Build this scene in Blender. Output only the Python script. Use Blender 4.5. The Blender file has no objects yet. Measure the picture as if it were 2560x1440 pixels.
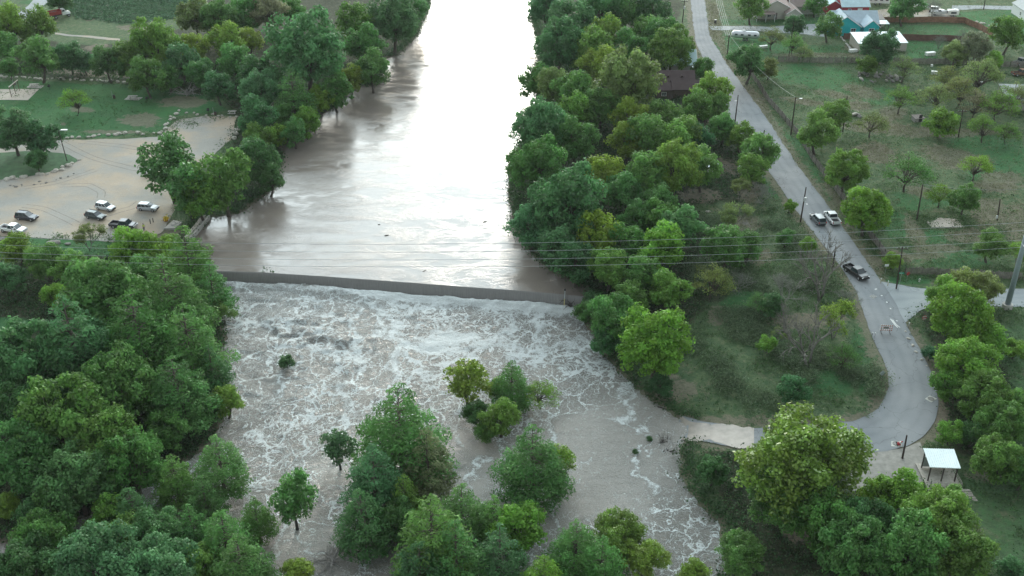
import bpy, math, random
import numpy as np
from mathutils import Vector, Matrix, Euler
random.seed(7); RNG = np.random.default_rng(11)
SC = bpy.context.scene; COL = SC.collection
R = math.radians
# ------------------------------------------------------------------ camera
CAM_H = 104.0; PITCH = 30.0; F = 2700.0
cam_data = bpy.data.cameras.new('camera'); cam = bpy.data.objects.new('camera', cam_data); COL.objects.link(cam)
cam.location = (0, 0, CAM_H); cam.rotation_euler = (R(90 - PITCH), 0, 0)
cam_data.sensor_width = 36; cam_data.lens = 36 * F / 2560; cam_data.clip_start = 1; cam_data.clip_end = 20000
SC.camera = cam
SC.view_settings.view_transform = 'Standard'; SC.view_settings.look = 'None'
SC.view_settings.exposure = 0.42; SC.view_settings.gamma = 1
# ------------------------------------------------------------------ sky and sun
SUN_EL, SUN_AZ = 13.0, 2.5          # low sun behind thin cloud, ahead of the camera (azimuth from +Y)
world = bpy.data.worlds.new('World'); SC.world = world; world.use_nodes = True
nt = world.node_tree; N = nt.nodes; L = nt.links; N.clear()
def mth(op, a, b=None, c=None, tree=None):
    t = tree or nt
    n = t.nodes.new('ShaderNodeMath'); n.operation = op
    for i, v in enumerate((a, b, c)):
        if v is None: continue
        if isinstance(v, (int, float)): n.inputs[i].default_value = v
        else: t.links.new(v, n.inputs[i])
    return n.outputs[0]
sky = N.new('ShaderNodeTexSky'); sky.sky_type = 'NISHITA'; sky.sun_disc = False
sky.sun_elevation = R(SUN_EL); sky.sun_rotation = R(SUN_AZ); sky.air_density = 1.2; sky.dust_density = 2.5; sky.ozone_density = 2.0
bg1 = N.new('ShaderNodeBackground'); bg1.inputs[1].default_value = 0.062; L.new(sky.outputs[0], bg1.inputs[0])
tc = N.new('ShaderNodeTexCoord'); sx = N.new('ShaderNodeSeparateXYZ'); L.new(tc.outputs['Generated'], sx.inputs[0])
az = mth('ARCTAN2', sx.outputs[0], sx.outputs[1]); el = mth('ARCSINE', sx.outputs[2])
def gauss(caz, cel, waz, wel):
    a = mth('DIVIDE', mth('SUBTRACT', az, R(caz)), R(waz)); b = mth('DIVIDE', mth('SUBTRACT', el, R(cel)), R(wel))
    return mth('EXPONENT', mth('MULTIPLY', mth('ADD', mth('MULTIPLY', a, a), mth('MULTIPLY', b, b)), -1.0))
g1 = gauss(2.5, 11, 11.5, 6.8); g2 = gauss(0, 24, 48, 20); g3 = gauss(0, 31, 34, 11)
mp = N.new('ShaderNodeMapping'); mp.inputs['Scale'].default_value = (3.0, 3.0, 9.0); L.new(tc.outputs['Generated'], mp.inputs[0])
nz = N.new('ShaderNodeTexNoise'); nz.inputs['Scale'].default_value = 9.0; nz.inputs['Detail'].default_value = 7; nz.inputs['Roughness'].default_value = .62; L.new(mp.outputs[0], nz.inputs[0])
cr = N.new('ShaderNodeMapRange'); cr.inputs[1].default_value = .47; cr.inputs[2].default_value = .60; L.new(nz.outputs[0], cr.inputs[0])
cl = cr.outputs[0]
bg2 = N.new('ShaderNodeBackground'); bg2.inputs[0].default_value = (1.0, .97, .91, 1)
L.new(mth('ADD', mth('MULTIPLY', g1, mth('ADD', 7.0, mth('MULTIPLY', cl, 4.0))), mth('MULTIPLY', g2, mth('MULTIPLY', cl, 3.2))), bg2.inputs[1])
bg4 = N.new('ShaderNodeBackground'); bg4.inputs[0].default_value = (.72, .92, 1.0, 1); L.new(mth('ADD', mth('MULTIPLY', g2, 2.4), mth('MULTIPLY', g3, 2.8)), bg4.inputs[1])
bg3 = N.new('ShaderNodeBackground'); bg3.inputs[0].default_value = (.70, .74, .72, 1); bg3.inputs[1].default_value = .62
a1 = N.new('ShaderNodeAddShader'); a2 = N.new('ShaderNodeAddShader'); wo = N.new('ShaderNodeOutputWorld')
L.new(bg1.outputs[0], a1.inputs[0]); L.new(bg2.outputs[0], a1.inputs[1]); L.new(a1.outputs[0], a2.inputs[0]); L.new(bg3.outputs[0], a2.inputs[1]); a3 = N.new('ShaderNodeAddShader'); L.new(a2.outputs[0], a3.inputs[0]); L.new(bg4.outputs[0], a3.inputs[1]); L.new(a3.outputs[0], wo.inputs[0])
sl = bpy.data.lights.new('sun', 'SUN'); sl.energy = .9; sl.angle = R(12); sl.color = (1, .95, .86)
sun = bpy.data.objects.new('sun', sl); COL.objects.link(sun)
sd = Vector((math.sin(R(SUN_AZ)) * math.cos(R(SUN_EL)), math.cos(R(SUN_AZ)) * math.cos(R(SUN_EL)), math.sin(R(SUN_EL))))
sun.rotation_euler = sd.to_track_quat('Z', 'Y').to_euler(); sun.location = (0, 300, 200)

# ------------------------------------------------------------------ photo pixel -> ground
cP, sP = math.cos(R(PITCH)), math.sin(R(PITCH))
def ray(u, v):
    a = (u - 1280) / F; b = -(v - 720) / F
    return np.array([a, cP + b * sP, -sP + b * cP])
def flat(u, v, z):
    d = ray(u, v); t = (z - CAM_H) / d[2]
    return d[0] * t, d[1] * t
def project(x, y, z):
    dz = z - CAM_H
    w = y * cP - dz * sP
    return 1280 + F * x / w, 720 - F * (y * sP + dz * cP) / w
def px_at(v):                     # pixels per metre on level ground at row v
    return (v + 839) * cP / CAM_H

def sdf(X, Y, poly):
    """signed distance, positive inside"""
    P = np.asarray(poly, float); Q = np.roll(P, -1, 0)
    X = np.asarray(X, float); Y = np.asarray(Y, float)
    d2 = np.full(X.shape, 1e18); ins = np.zeros(X.shape, bool)
    for (ax, ay), (bx, by) in zip(P, Q):
        ex, ey = bx - ax, by - ay
        t = np.clip(((X - ax) * ex + (Y - ay) * ey) / (ex * ex + ey * ey + 1e-12), 0, 1)
        d2 = np.minimum(d2, (X - ax - t * ex) ** 2 + (Y - ay - t * ey) ** 2)
        c = (ay > Y) != (by > Y)
        if ey != 0:
            ins ^= c & (X < ex * (Y - ay) / ey + ax)
    d = np.sqrt(d2)
    return np.where(ins, d, -d)
def polydist(X, Y, pts):
    X = np.asarray(X, float); Y = np.asarray(Y, float); d2 = np.full(X.shape, 1e18)
    for (ax, ay), (bx, by) in zip(pts[:-1], pts[1:]):
        ex, ey = bx - ax, by - ay
        t = np.clip(((X - ax) * ex + (Y - ay) * ey) / (ex * ex + ey * ey + 1e-12), 0, 1)
        d2 = np.minimum(d2, (X - ax - t * ex) ** 2 + (Y - ay - t * ey) ** 2)
    return np.sqrt(d2)
def vnoise(X, Y, seed=0):
    X = np.asarray(X, float); Y = np.asarray(Y, float)
    xi = np.floor(X).astype(np.int64); yi = np.floor(Y).astype(np.int64)
    fx = X - xi; fy = Y - yi; fx = fx * fx * (3 - 2 * fx); fy = fy * fy * (3 - 2 * fy)
    def h(a, b):
        n = (a * 374761393 + b * 668265263 + seed * 1442695041) & 0xffffffff
        n = ((n ^ (n >> 13)) * 1274126177) & 0xffffffff
        return ((n ^ (n >> 16)) & 0xffff) / 65535.0
    return (h(xi, yi) * (1 - fx) + h(xi + 1, yi) * fx) * (1 - fy) + (h(xi, yi + 1) * (1 - fx) + h(xi + 1, yi + 1) * fx) * fy
def fbm(X, Y, octs=4, seed=0):
    s = 0; a = 1; t = 0
    for i in range(octs):
        s = s + a * vnoise(X * 2 ** i + 17.3 * i, Y * 2 ** i - 9.1 * i, seed + i); t += a; a *= .5
    return s / t
def sstep(a, b, x):
    t = np.clip((np.asarray(x, float) - a) / (b - a), 0, 1); return t * t * (3 - 2 * t)

# ------------------------------------------------------------------ land form
ZD = -1.9                                   # water level below the weir; 0 above it
CREST_PX = [(505, 676), (640, 680), (800, 690), (1008, 705), (1150, 716), (1280, 725), (1400, 735), (1462, 741)]
CREST = [flat(u, v, 0) for u, v in CREST_PX]
UP_PX = [(505, 676), (510, 640), (478, 600), (525, 545), (600, 535), (650, 500), (690, 470), (712, 400), (700, 375), (720, 360), (770, 320), (780, 300), (850, 265), (880, 218), (950, 215), (962, 150), (1000, 135), (1045, 90), (1075, 20), (1085, -80), (1110, -300),
         (1330, -300), (1332, 0), (1330, 60), (1350, 130), (1330, 200), (1352, 280), (1310, 340), (1275, 400), (1268, 480), (1282, 560), (1310, 620), (1372, 680), (1422, 700), (1462, 725), (1462, 741)]
UP = [flat(u, v, 0) for u, v in UP_PX]
DN_PX = [(505, 690), (530, 730), (560, 800), (565, 900), (540, 980), (560, 1050), (520, 1120), (430, 1180), (330, 1230), (200, 1300), (100, 1340), (-60, 1360), (-300, 1400), (-300, 1800), (1830, 1800),
         (1800, 1440), (1812, 1380), (1800, 1310), (1742, 1262), (1705, 1200), (1690, 1150), (1700, 1112), (1722, 1085), (1722, 1060), (1690, 1046), (1650, 1018), (1590, 975), (1530, 915), (1490, 850), (1455, 790), (1450, 765), (1462, 752)]
DN = [flat(u, v, ZD) for u, v in DN_PX]
DC = CREST[::-1]
DN = DN + [(x, y - .5) for x, y in DC[:1]]
UP = UP + DC[1:-1]
cx_ = np.array([c[0] for c in CREST]); cy_ = np.array([c[1] for c in CREST])
def ydam(x):
    x = np.asarray(x, float)
    sl_ = (cy_[-1] - cy_[0]) / (cx_[-1] - cx_[0])
    y = np.interp(x, cx_, cy_)
    return np.where(x < cx_[0], cy_[0], np.where(x > cx_[-1], cy_[-1], y))
def hgt(X, Y):
    X = np.asarray(X, float); Y = np.asarray(Y, float)
    du = sdf(X, Y, UP); dd = sdf(X, Y, DN)
    yd = ydam(X)
    up = Y > yd
    wl = np.where(up, 0.0, ZD * sstep(0, 7, yd - Y))
    d = np.maximum(du, dd)                       # >0 in the water
    far = -.35 + 1.75 * sstep(118, 196, Y) + .9 * sstep(210, 420, Y)
    out = np.clip(-d / 20.0, 0, 1); out = 1 - (1 - out) ** 1.6
    land = wl + .04 + (far - wl) * out
    land = land + (fbm(X / 7, Y / 7, 3, 5) - .5) * .5 * np.clip(-d / 14, 0, 1)
    bed = wl - np.minimum(1.6, d * .35)
    h = np.where(d > 0, bed, land)
    h = np.where((d > 0) & up, np.minimum(h, -.05 - np.minimum(d * .3, .8)), h)
    h = np.where((d > 0) & ~up, np.minimum(h, ZD - .05 - np.minimum(d * .3, .8)), h)
    return h
def hz(x, y): return float(hgt(np.array([x]), np.array([y]))[0])
def at(u, v, h=0.0, z=None):
    """world point seen at photo pixel (u, v), h metres above the ground (or at height z)"""
    if z is not None:
        x, y = flat(u, v, z); return Vector((x, y, z))
    g = .8
    for _ in range(7):
        x, y = flat(u, v, g + h); g = .35 * g + .65 * max(hz(x, y), ZD if y < ydam(x) else 0)
    x, y = flat(u, v, g + h)
    return Vector((x, y, g + h))
def ground(x, y):
    g = hz(x, y); return max(g, ZD if y < float(ydam(x)) else 0.0)

# ------------------------------------------------------------------ mesh helpers
class MB:
    def __init__(s): s.v = []; s.f = []
    def add(s, vs, fs):
        o = len(s.v); s.v += [tuple(p) for p in vs]; s.f += [tuple(i + o for i in f) for f in fs]; return s
    def box(s, c, size, rz=0, rx=0, ry=0, taper=1.0):
        M = Euler((rx, ry, rz)).to_matrix(); c = Vector(c); vs = []
        for dz in (-.5, .5):
            t = taper if dz > 0 else 1
            for dx, dy in ((-.5, -.5), (.5, -.5), (.5, .5), (-.5, .5)):
                vs.append(c + M @ Vector((dx * size[0] * t, dy * size[1] * t, dz * size[2])))
        return s.add(vs, [(0, 3, 2, 1), (4, 5, 6, 7), (0, 1, 5, 4), (1, 2, 6, 5), (2, 3, 7, 6), (3, 0, 4, 7)])
    def tube(s, pts, rad, n=6, cap=True):
        pts = [Vector(p) for p in pts]; rings = []
        if not isinstance(rad, (list, tuple)): rad = [rad] * len(pts)
        for i, p in enumerate(pts):
            d = (pts[min(i + 1, len(pts) - 1)] - pts[max(i - 1, 0)])
            d = d.normalized() if d.length > 1e-9 else Vector((0, 0, 1))
            a = d.cross(Vector((0, 0, 1))) if abs(d.z) < .95 else d.cross(Vector((1, 0, 0)))
            a.normalize(); b = d.cross(a)
            rings.append([p + (a * math.cos(2 * math.pi * k / n) + b * math.sin(2 * math.pi * k / n)) * rad[i] for k in range(n)])
        o = len(s.v)
        for r in rings: s.v += [tuple(q) for q in r]
        for i in range(len(rings) - 1):
            for k in range(n):
                a0 = o + i * n + k; a1 = o + i * n + (k + 1) % n
                s.f.append((a0, a0 + n, a1 + n, a1))
        if cap:
            s.f.append(tuple(o + k for k in range(n))); s.f.append(tuple(o + (len(rings) - 1) * n + k for k in reversed(range(n))))
        return s
    def loft(s, rings, cap=True, closed=True):
        n = len(rings[0]); o = len(s.v)
        for r in rings: s.v += [tuple(p) for p in r]
        for i in range(len(rings) - 1):
            for k in range(n if closed else n - 1):
                a = o + i * n + k; b = o + i * n + (k + 1) % n
                s.f.append((a, b, b + n, a + n))
        if cap:
            s.f.append(tuple(o + k for k in reversed(range(n)))); s.f.append(tuple(o + (len(rings) - 1) * n + k for k in range(n)))
        return s
    def prism(s, poly, axis_vec):       # extrude a polygon (list of 3d) along a vector
        a = [Vector(p) for p in poly]; w = Vector(axis_vec); return s.loft([a, [p + w for p in a]])
    def build(s, name, mat, parent=None, smooth=False, bevel=0):
        me = bpy.data.meshes.new(name); me.from_pydata([tuple(p) for p in s.v], [], s.f); me.update()
        if mat: me.materials.append(mat)
        if smooth: me.polygons.foreach_set('use_smooth', [True] * len(me.polygons))
        o = bpy.data.objects.new(name, me); COL.objects.link(o)
        if parent: o.parent = parent
        if bevel:
            b = o.modifiers.new('bevel', 'BEVEL'); b.width = bevel; b.segments = 2; b.limit_method = 'ANGLE'
        return o
def empty(name, loc=(0, 0, 0), rz=0):
    o = bpy.data.objects.new(name, None); COL.objects.link(o); o.location = loc; o.rotation_euler = (0, 0, rz); o.empty_display_size = .3; return o
def tag(o, label=None, cat=None, group=None, kind=None):
    if label: o['label'] = label
    if cat: o['category'] = cat
    if group: o['group'] = group
    if kind: o['kind'] = kind
    return o
KIDS = {}
def copy_tree(o, parent=None):
    c = o.copy(); COL.objects.link(c)
    if parent: c.parent = parent
    for ch in list(o.children): copy_tree(ch, c)
    return c
def mesh_np(name, V, Fq, mat, parent=None, smooth=False, tri=False):
    me = bpy.data.meshes.new(name); n = 3 if tri else 4
    me.vertices.add(len(V)); me.vertices.foreach_set('co', np.asarray(V, np.float32).ravel())
    Fq = np.asarray(Fq, np.int32); me.loops.add(Fq.size); me.loops.foreach_set('vertex_index', Fq.ravel())
    me.polygons.add(len(Fq)); me.polygons.foreach_set('loop_start', np.arange(len(Fq), dtype=np.int32) * n)
    me.polygons.foreach_set('loop_total', np.full(len(Fq), n, np.int32))
    if smooth: me.polygons.foreach_set('use_smooth', np.ones(len(Fq), bool))
    me.update(calc_edges=True)
    if mat: me.materials.append(mat)
    o = bpy.data.objects.new(name, me); COL.objects.link(o)
    if parent: o.parent = parent
    return o
def grid_mesh(name, xs, ys, Z, mat, keep=None, smooth=True):
    X, Y = np.meshgrid(xs, ys); nx, ny = len(xs), len(ys)
    V = np.stack([X.ravel(), Y.ravel(), Z.ravel()], 1)
    i, j = np.meshgrid(np.arange(nx - 1), np.arange(ny - 1)); a = (j * nx + i).ravel()
    Fq = np.stack([a, a + 1, a + nx + 1, a + nx], 1)
    if keep is not None: Fq = Fq[keep.ravel()]
    return mesh_np(name, V, Fq, mat, smooth=smooth)
def set_attr(o, name, arr):
    at_ = o.data.attributes.new(name, 'FLOAT_COLOR', 'POINT')
    A = np.ones((len(o.data.vertices), 4), np.float32); A[:, :arr.shape[1]] = arr
    at_.data.foreach_set('color', A.ravel())

# ------------------------------------------------------------------ materials
def new_mat(name):
    m = bpy.data.materials.new(name); m.use_nodes = True; m.node_tree.nodes.clear()
    return m, m.node_tree
def ramp_mix(t, fac, c1, c2):
    n = t.nodes.new('ShaderNodeMix'); n.data_type = 'RGBA'
    for i, v in ((0, fac), (6, c1), (7, c2)):
        if isinstance(v, (int, float)): n.inputs[i].default_value = v
        elif isinstance(v, tuple): n.inputs[i].default_value = (*v[:3], 1)
        else: t.links.new(v, n.inputs[i])
    return n.outputs[2]
def noise(t, scale, detail=4, rough=.55, vec=None, out=0, dist=0):
    n = t.nodes.new('ShaderNodeTexNoise'); n.inputs['Scale'].default_value = scale; n.inputs['Detail'].default_value = detail
    n.inputs['Roughness'].default_value = rough; n.inputs['Distortion'].default_value = dist
    if vec is not None: t.links.new(vec, n.inputs['Vector'])
    return n.outputs[out]
def coords(t, kind='Object', scale=None):
    c = t.nodes.new('ShaderNodeTexCoord').outputs[kind]
    if scale:
        m = t.nodes.new('ShaderNodeMapping'); m.inputs['Scale'].default_value = scale; t.links.new(c, m.inputs[0]); c = m.outputs[0]
    return c
def mrange(t, x, a, b, c=0, d=1, smooth=False):
    n = t.nodes.new('ShaderNodeMapRange'); t.links.new(x, n.inputs[0])
    if smooth: n.interpolation_type = 'SMOOTHSTEP'
    for i, v in ((1, a), (2, b), (3, c), (4, d)): n.inputs[i].default_value = v
    return n.outputs[0]
def finish(t, color, rough=.8, metal=0, bump=None, bstr=.3, bdist=.1, spec=None, extra=None):
    b = t.nodes.new('ShaderNodeBsdfPrincipled'); o = t.nodes.new('ShaderNodeOutputMaterial')
    for k, v in (('Base Color', color), ('Roughness', rough), ('Metallic', metal)):
        if isinstance(v, tuple): b.inputs[k].default_value = (*v[:3], 1)
        elif isinstance(v, (int, float)): b.inputs[k].default_value = v
        else: t.links.new(v, b.inputs[k])
    if spec is not None: b.inputs['Specular IOR Level'].default_value = spec
    if bump is not None:
        bn = t.nodes.new('ShaderNodeBump'); bn.inputs['Strength'].default_value = bstr; bn.inputs['Distance'].default_value = bdist
        t.links.new(bump, bn.inputs['Height']); t.links.new(bn.outputs[0], b.inputs['Normal'])
    t.links.new(b.outputs[0], o.inputs[0]); return b
MATS = {}
def M(name, col=(.5, .5, .5), rough=.7, metal=0, var=.15, scale=3.0, spec=None, bump=0):
    """procedural material: base colour broken by noise"""
    if name in MATS: return MATS[name]
    m, t = new_mat(name); c = coords(t)
    f = mrange(t, noise(t, scale, 5, .6, c), .3, .7)
    lo = tuple(x * (1 - var) for x in col); hi = tuple(min(1, x * (1 + var)) for x in col)
    finish(t, ramp_mix(t, f, lo, hi), rough, metal, bump=f if bump else None, bstr=bump, spec=spec)
    MATS[name] = m; return m
# ------------------------------------------------------------------ ground sheet
def grow(a, b, step, far):
    core = np.arange(a, b + step * .5, step); lo = []; x = a; s = step
    while x > -far: s *= 1.35; x -= s; lo.append(x)
    hi = []; x = b; s = step
    while x < far: s *= 1.35; x += s; hi.append(x)
    return np.array(lo[::-1] + list(core) + hi)
xs = grow(-186, 186, .9, 1500); ys = grow(52, 405, .9, 1800)
GX, GY = np.meshgrid(xs, ys); GZ = hgt(GX, GY)
GZ = np.where(GY < 0, np.minimum(GZ, -.3), GZ)
GZ = np.where((polydist(GX, GY, CREST) < 3.0) & (GX > cx_[0] + .6) & (GX < cx_[-1] - .6), -3.2, GZ)
def ppoly(pts): return [tuple(at(u, v)[:2]) for u, v in pts]
W_ = GY * cP - (GZ - CAM_H) * sP; ok = W_ > 5
PU, PV = project(GX, GY, GZ); PU = np.where(ok, PU, -9999); PV = np.where(ok, PV, -9999)
dirt = np.zeros_like(GX); lawn = np.zeros_like(GX); litter = np.zeros_like(GX); crop = np.zeros_like(GX)
jit = (fbm(GX / 5, GY / 5, 4, 3) - .5)
def ell(u, v, ru, rv, rot=0, soft=.45):
    c, s = math.cos(R(rot)), math.sin(R(rot)); a = PU - u; b = PV - v
    d = np.sqrt(((a * c + b * s) / ru) ** 2 + ((-a * s + b * c) / rv) ** 2) + jit * .9
    return 1 - sstep(1 - soft, 1 + soft, d)
def pol(pts, soft=1.2, amp=3):
    w = ppoly(pts); return sstep(-soft, soft, sdf(GX, GY, w) + jit * amp)
lawn = np.maximum(lawn, pol([(-60, 200), (0, 203), (320, 212), (500, 235), (592, 285), (590, 275), (520, 283), (440, 290), (395, 332), (300, 340), (160, 346), (90, 330), (-60, 335)]))
lawn = np.maximum(lawn, pol([(-60, 380), (90, 372), (170, 385), (190, 402), (90, 430), (0, 450), (-60, 455)], .6, 1))
lawn = np.maximum(lawn, pol([(-50, 585), (80, 592), (180, 598), (280, 606), (280, 640), (-50, 640)], .8, 2))
lawn = np.maximum(lawn, pol([(-50, 790), (90, 800), (60, 880), (-50, 900)], 1, 1))
lawn = np.maximum(lawn, pol([(2480, 800), (2620, 780), (2620, 1460), (2480, 1460), (2400, 1200), (2500, 1100)], 2, 4) * .45)  # lawn thinned toward darker rough ground, painting in shade from trees out of view
lawn = np.maximum(lawn, pol([(1775, 85), (1900, 88), (1990, 110), (2110, 115), (2130, 145), (1880, 150), (1810, 140)], 1, 3) * .95)
lawn = np.maximum(lawn, pol([(1800, 48), (1900, 52), (2060, 42), (2090, 50), (2090, 62), (1800, 62)], 1, 2))
lawn = np.maximum(lawn, pol([(2215, 60), (2400, 62), (2460, 95), (2110, 92)], 1, 2) * .6)
lawn = np.maximum(lawn, pol([(2390, 30), (2640, 20), (2640, 140), (2500, 95), (2400, 50)], 1, 2) * .95)
lawn = np.maximum(lawn, pol([(2260, 105), (2360, 100), (2340, 145), (2265, 150)], 1, 2) * .9)
for e in [(2060, 200, 110, 40, 15), (1990, 190, 60, 25, 0), (2200, 240, 60, 25, 0), (2440, 370, 90, 40, 0), (2500, 400, 80, 50, 0), (2240, 560, 45, 40, 30), (2330, 600, 40, 25, 0), (2430, 380, 60, 30, 0), (2300, 500, 70, 30, 0),
          (2130, 610, 20, 30, 60), (2190, 700, 50, 10, 10), (2480, 440, 80, 20, 0), (2350, 640, 90, 18, 0), (2400, 660, 80, 12, 0), (1930, 450, 60, 25, 60), (2010, 400, 25, 60, -35), (2085, 520, 15, 50, -35), (2270, 700, 60, 14, 0), (1860, 770, 70, 45, 0), (2170, 900, 40, 110, 0), (2080, 960, 60, 40, 0), (1950, 330, 15, 60, -35),
          (150, 5, 100, 8, 0), (330, 170, 120, 10, 0)]:
    lawn = np.maximum(lawn, ell(*e) * .85)
for e in [(2160, 230, 50, 16, 10), (2230, 285, 35, 18, 0), (2140, 265, 40, 12, 0), (2200, 320, 90, 20, 5), (2330, 330, 110, 14, 3), (2190, 385, 60, 28, 10), (2380, 395, 90, 26, 10), (2450, 330, 90, 8, 0), (2300, 480, 40, 14, 10), (2500, 460, 60, 30, 0),
          (2290, 590, 20, 62, -28), (2430, 590, 60, 22, 0), (2540, 560, 40, 60, 0), (2480, 540, 60, 40, 10), (2340, 620, 60, 12, 0), (2240, 640, 40, 14, 15), (2080, 235, 60, 10, 10), (2010, 255, 60, 8, 10), (2160, 120, 60, 8, 0), (2050, 138, 120, 6, 0), (2300, 640, 60, 8, 0),
          (1800, 790, 30, 25, 20), (1690, 970, 45, 30, 10), (1640, 1000, 30, 20, 30), (1870, 560, 40, 20, 0), (1800, 420, 60, 26, 10), (1870, 480, 30, 30, 0), (1750, 490, 50, 16, 0), (1755, 330, 70, 30, 0), (2010, 800, 90, 20, 0), (1900, 640, 50, 20, 0),
          (1785, 60, 16, 60, -5), (1840, 190, 20, 50, -30), (1900, 260, 14, 60, -35), (2120, 600, 16, 70, -30), (2090, 500, 10, 60, -33), (2180, 655, 30, 18, 30), (1735, 60, 10, 60, 5), (1790, 170, 8, 40, -20),
          (230, 175, 90, 9, 4), (220, 185, 120, 6, 3), (240, 118, 30, 6, -10), (230, 48, 20, 3, -20), (340, 72, 60, 6, 5), (460, 255, 60, 15, 0), (350, 300, 50, 16, 0), (375, 315, 14, 4, 0), (160, 310, 14, 5, 0), (270, 330, 80, 5, 0), (200, 275, 30, 8, 0), (180, 405, 14, 7, 0),
          (430, 585, 45, 35, 0), (400, 560, 40, 20, 10), (500, 600, 16, 30, 35), (390, 1335, 30, 12, 0), (2020, 1330, 60, 25, 0), (2430, 930, 30, 12, 25), (2470, 1190, 60, 12, 0)]:
    dirt = np.maximum(dirt, ell(*e) * .9)
du_ = sdf(GX, GY, UP); dd_ = sdf(GX, GY, DN); dw_ = np.maximum(du_, dd_)
# leaf litter in the woods along both banks
litter = np.maximum(litter, pol([(0, 60), (140, 110), (300, 110), (450, 70), (560, -40), (1080, -60), (1060, 30), (960, 210), (780, 320), (700, 380), (720, 460), (600, 540), (560, 520), (600, 300), (560, 250), (420, 215), (0, 185)], 3, 5))
litter = np.maximum(litter, pol([(1290, -100), (1700, -100), (1700, 120), (1770, 200), (1830, 330), (1950, 420), (1900, 500), (1740, 520), (1850, 700), (1700, 860), (1500, 900), (1440, 740), (1240, 500), (1340, 300)], 3, 6) * .9)
litter = np.maximum(litter, pol([(-100, 640), (260, 640), (500, 700), (600, 800), (640, 1100), (500, 1200), (0, 1400), (-200, 1400)], 3, 4))
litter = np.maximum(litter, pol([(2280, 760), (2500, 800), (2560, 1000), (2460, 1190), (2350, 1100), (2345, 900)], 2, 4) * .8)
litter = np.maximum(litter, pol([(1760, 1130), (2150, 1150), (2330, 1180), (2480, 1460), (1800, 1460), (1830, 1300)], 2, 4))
mud = sstep(-3.0, -.3, dw_ + jit * 2.5) * (dw_ < 1)
dirt = np.maximum(dirt, mud * .75)
crop = pol([(190, -80), (560, -80), (470, 40), (330, 62), (190, 45), (150, 12)], 1, 3)
m, t = new_mat('ground'); c = coords(t)
an = t.nodes.new('ShaderNodeAttribute'); an.attribute_name = 'mask'; sp = t.nodes.new('ShaderNodeSeparateColor'); t.links.new(an.outputs['Color'], sp.inputs[0])
n1 = noise(t, .12, 6, .65, c); n2 = noise(t, .9, 6, .7, c); n3 = noise(t, 4.5, 5, .7, c); n4 = noise(t, .35, 6, .7, c)
cst = coords(t, scale=(1.6, 5.0, 1)); n5 = noise(t, .9, 5, .7, cst)
wild = ramp_mix(t, mrange(t, n2, .38, .62), (.062, .115, .054), (.122, .168, .082))
wild = ramp_mix(t, mrange(t, n4, .55, .70), wild, (.185, .180, .115))
wild = ramp_mix(t, mrange(t, n5, .52, .62, 0, .7), wild, (.036, .088, .040))
wild = ramp_mix(t, mrange(t, n3, .55, .7, 0, .45), wild, (.16, .185, .12))
lw = ramp_mix(t, mrange(t, n2, .3, .7), (.040, .125, .052), (.070, .165, .062))
lw = ramp_mix(t, mrange(t, n4, .52, .7, 0, .6), lw, (.10, .135, .065))
lw = ramp_mix(t, mrange(t, n1, .45, .62, 0, .55), lw, (.052, .175, .055))
dt = ramp_mix(t, mrange(t, n2, .3, .7), (.16, .14, .11), (.245, .21, .165))
dt = ramp_mix(t, mrange(t, n5, .5, .65, 0, .8), dt, (.10, .11, .07))
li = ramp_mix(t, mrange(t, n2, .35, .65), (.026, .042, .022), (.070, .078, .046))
cw = t.nodes.new('ShaderNodeTexWave'); cw.inputs['Scale'].default_value = .22; cw.inputs['Distortion'].default_value = 3; cw.inputs['Detail'].default_value = 4; cw.bands_direction = 'Y'; t.links.new(c, cw.inputs[0])
cp = ramp_mix(t, mrange(t, mth('ADD', n2, mth('MULTIPLY', cw.outputs['Fac'], .25, tree=t), tree=t), .45, .8), (.050, .095, .052), (.150, .215, .130))
def brk(x, k=1.3): # break a mask's edge with noise
    return mrange(t, mth('ADD', x, mth('MULTIPLY', mth('SUBTRACT', n2, .5, tree=t), k, tree=t), tree=t), .35, .65)
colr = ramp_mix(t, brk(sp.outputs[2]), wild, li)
colr = ramp_mix(t, brk(sp.outputs[1]), colr, lw)
colr = ramp_mix(t, brk(an.outputs['Alpha'], .6), colr, cp)
colr = ramp_mix(t, mth('MULTIPLY', brk(sp.outputs[0], 2.4), .72, tree=t), colr, dt)
hb = mth('ADD', n3, n2, tree=t)
finish(t, colr, .95, bump=hb, bstr=.9, bdist=.25, spec=.15)
_rp = [tuple(at(*p)[:2]) for p in [(1724, -60), (1726, 0), (1738, 100), (1770, 180), (1800, 240), (1840, 320), (1930, 440), (1985, 520), (2100, 665), (2140, 725), (2182, 850), (2224, 945), (2200, 1020), (2168, 1048), (1990, 1064), (1780, 1056), (1770, 1108), (1960, 1128), (2100, 1150), (2240, 1122), (2330, 1075), (2347, 1030), (2320, 910), (2262, 810), (2200, 700), (2108, 570), (2002, 425), (1918, 300), (1816, 160), (1762, 0), (1758, -60)]]
_sr = sdf(GX, GY, _rp); dirt = np.maximum(dirt, .85 * np.exp(-((_sr + .5) / (.9 + 1.6 * fbm(GX / 6, GY / 6, 3, 77))) ** 2))
g = grid_mesh('ground', xs, ys, GZ, m); tag(g, kind='structure', label='grassy and bare earth land on both banks of the flooded river')
A = np.stack([dirt.ravel(), lawn.ravel(), litter.ravel(), crop.ravel()], 1); set_attr(g, 'mask', A)

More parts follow.
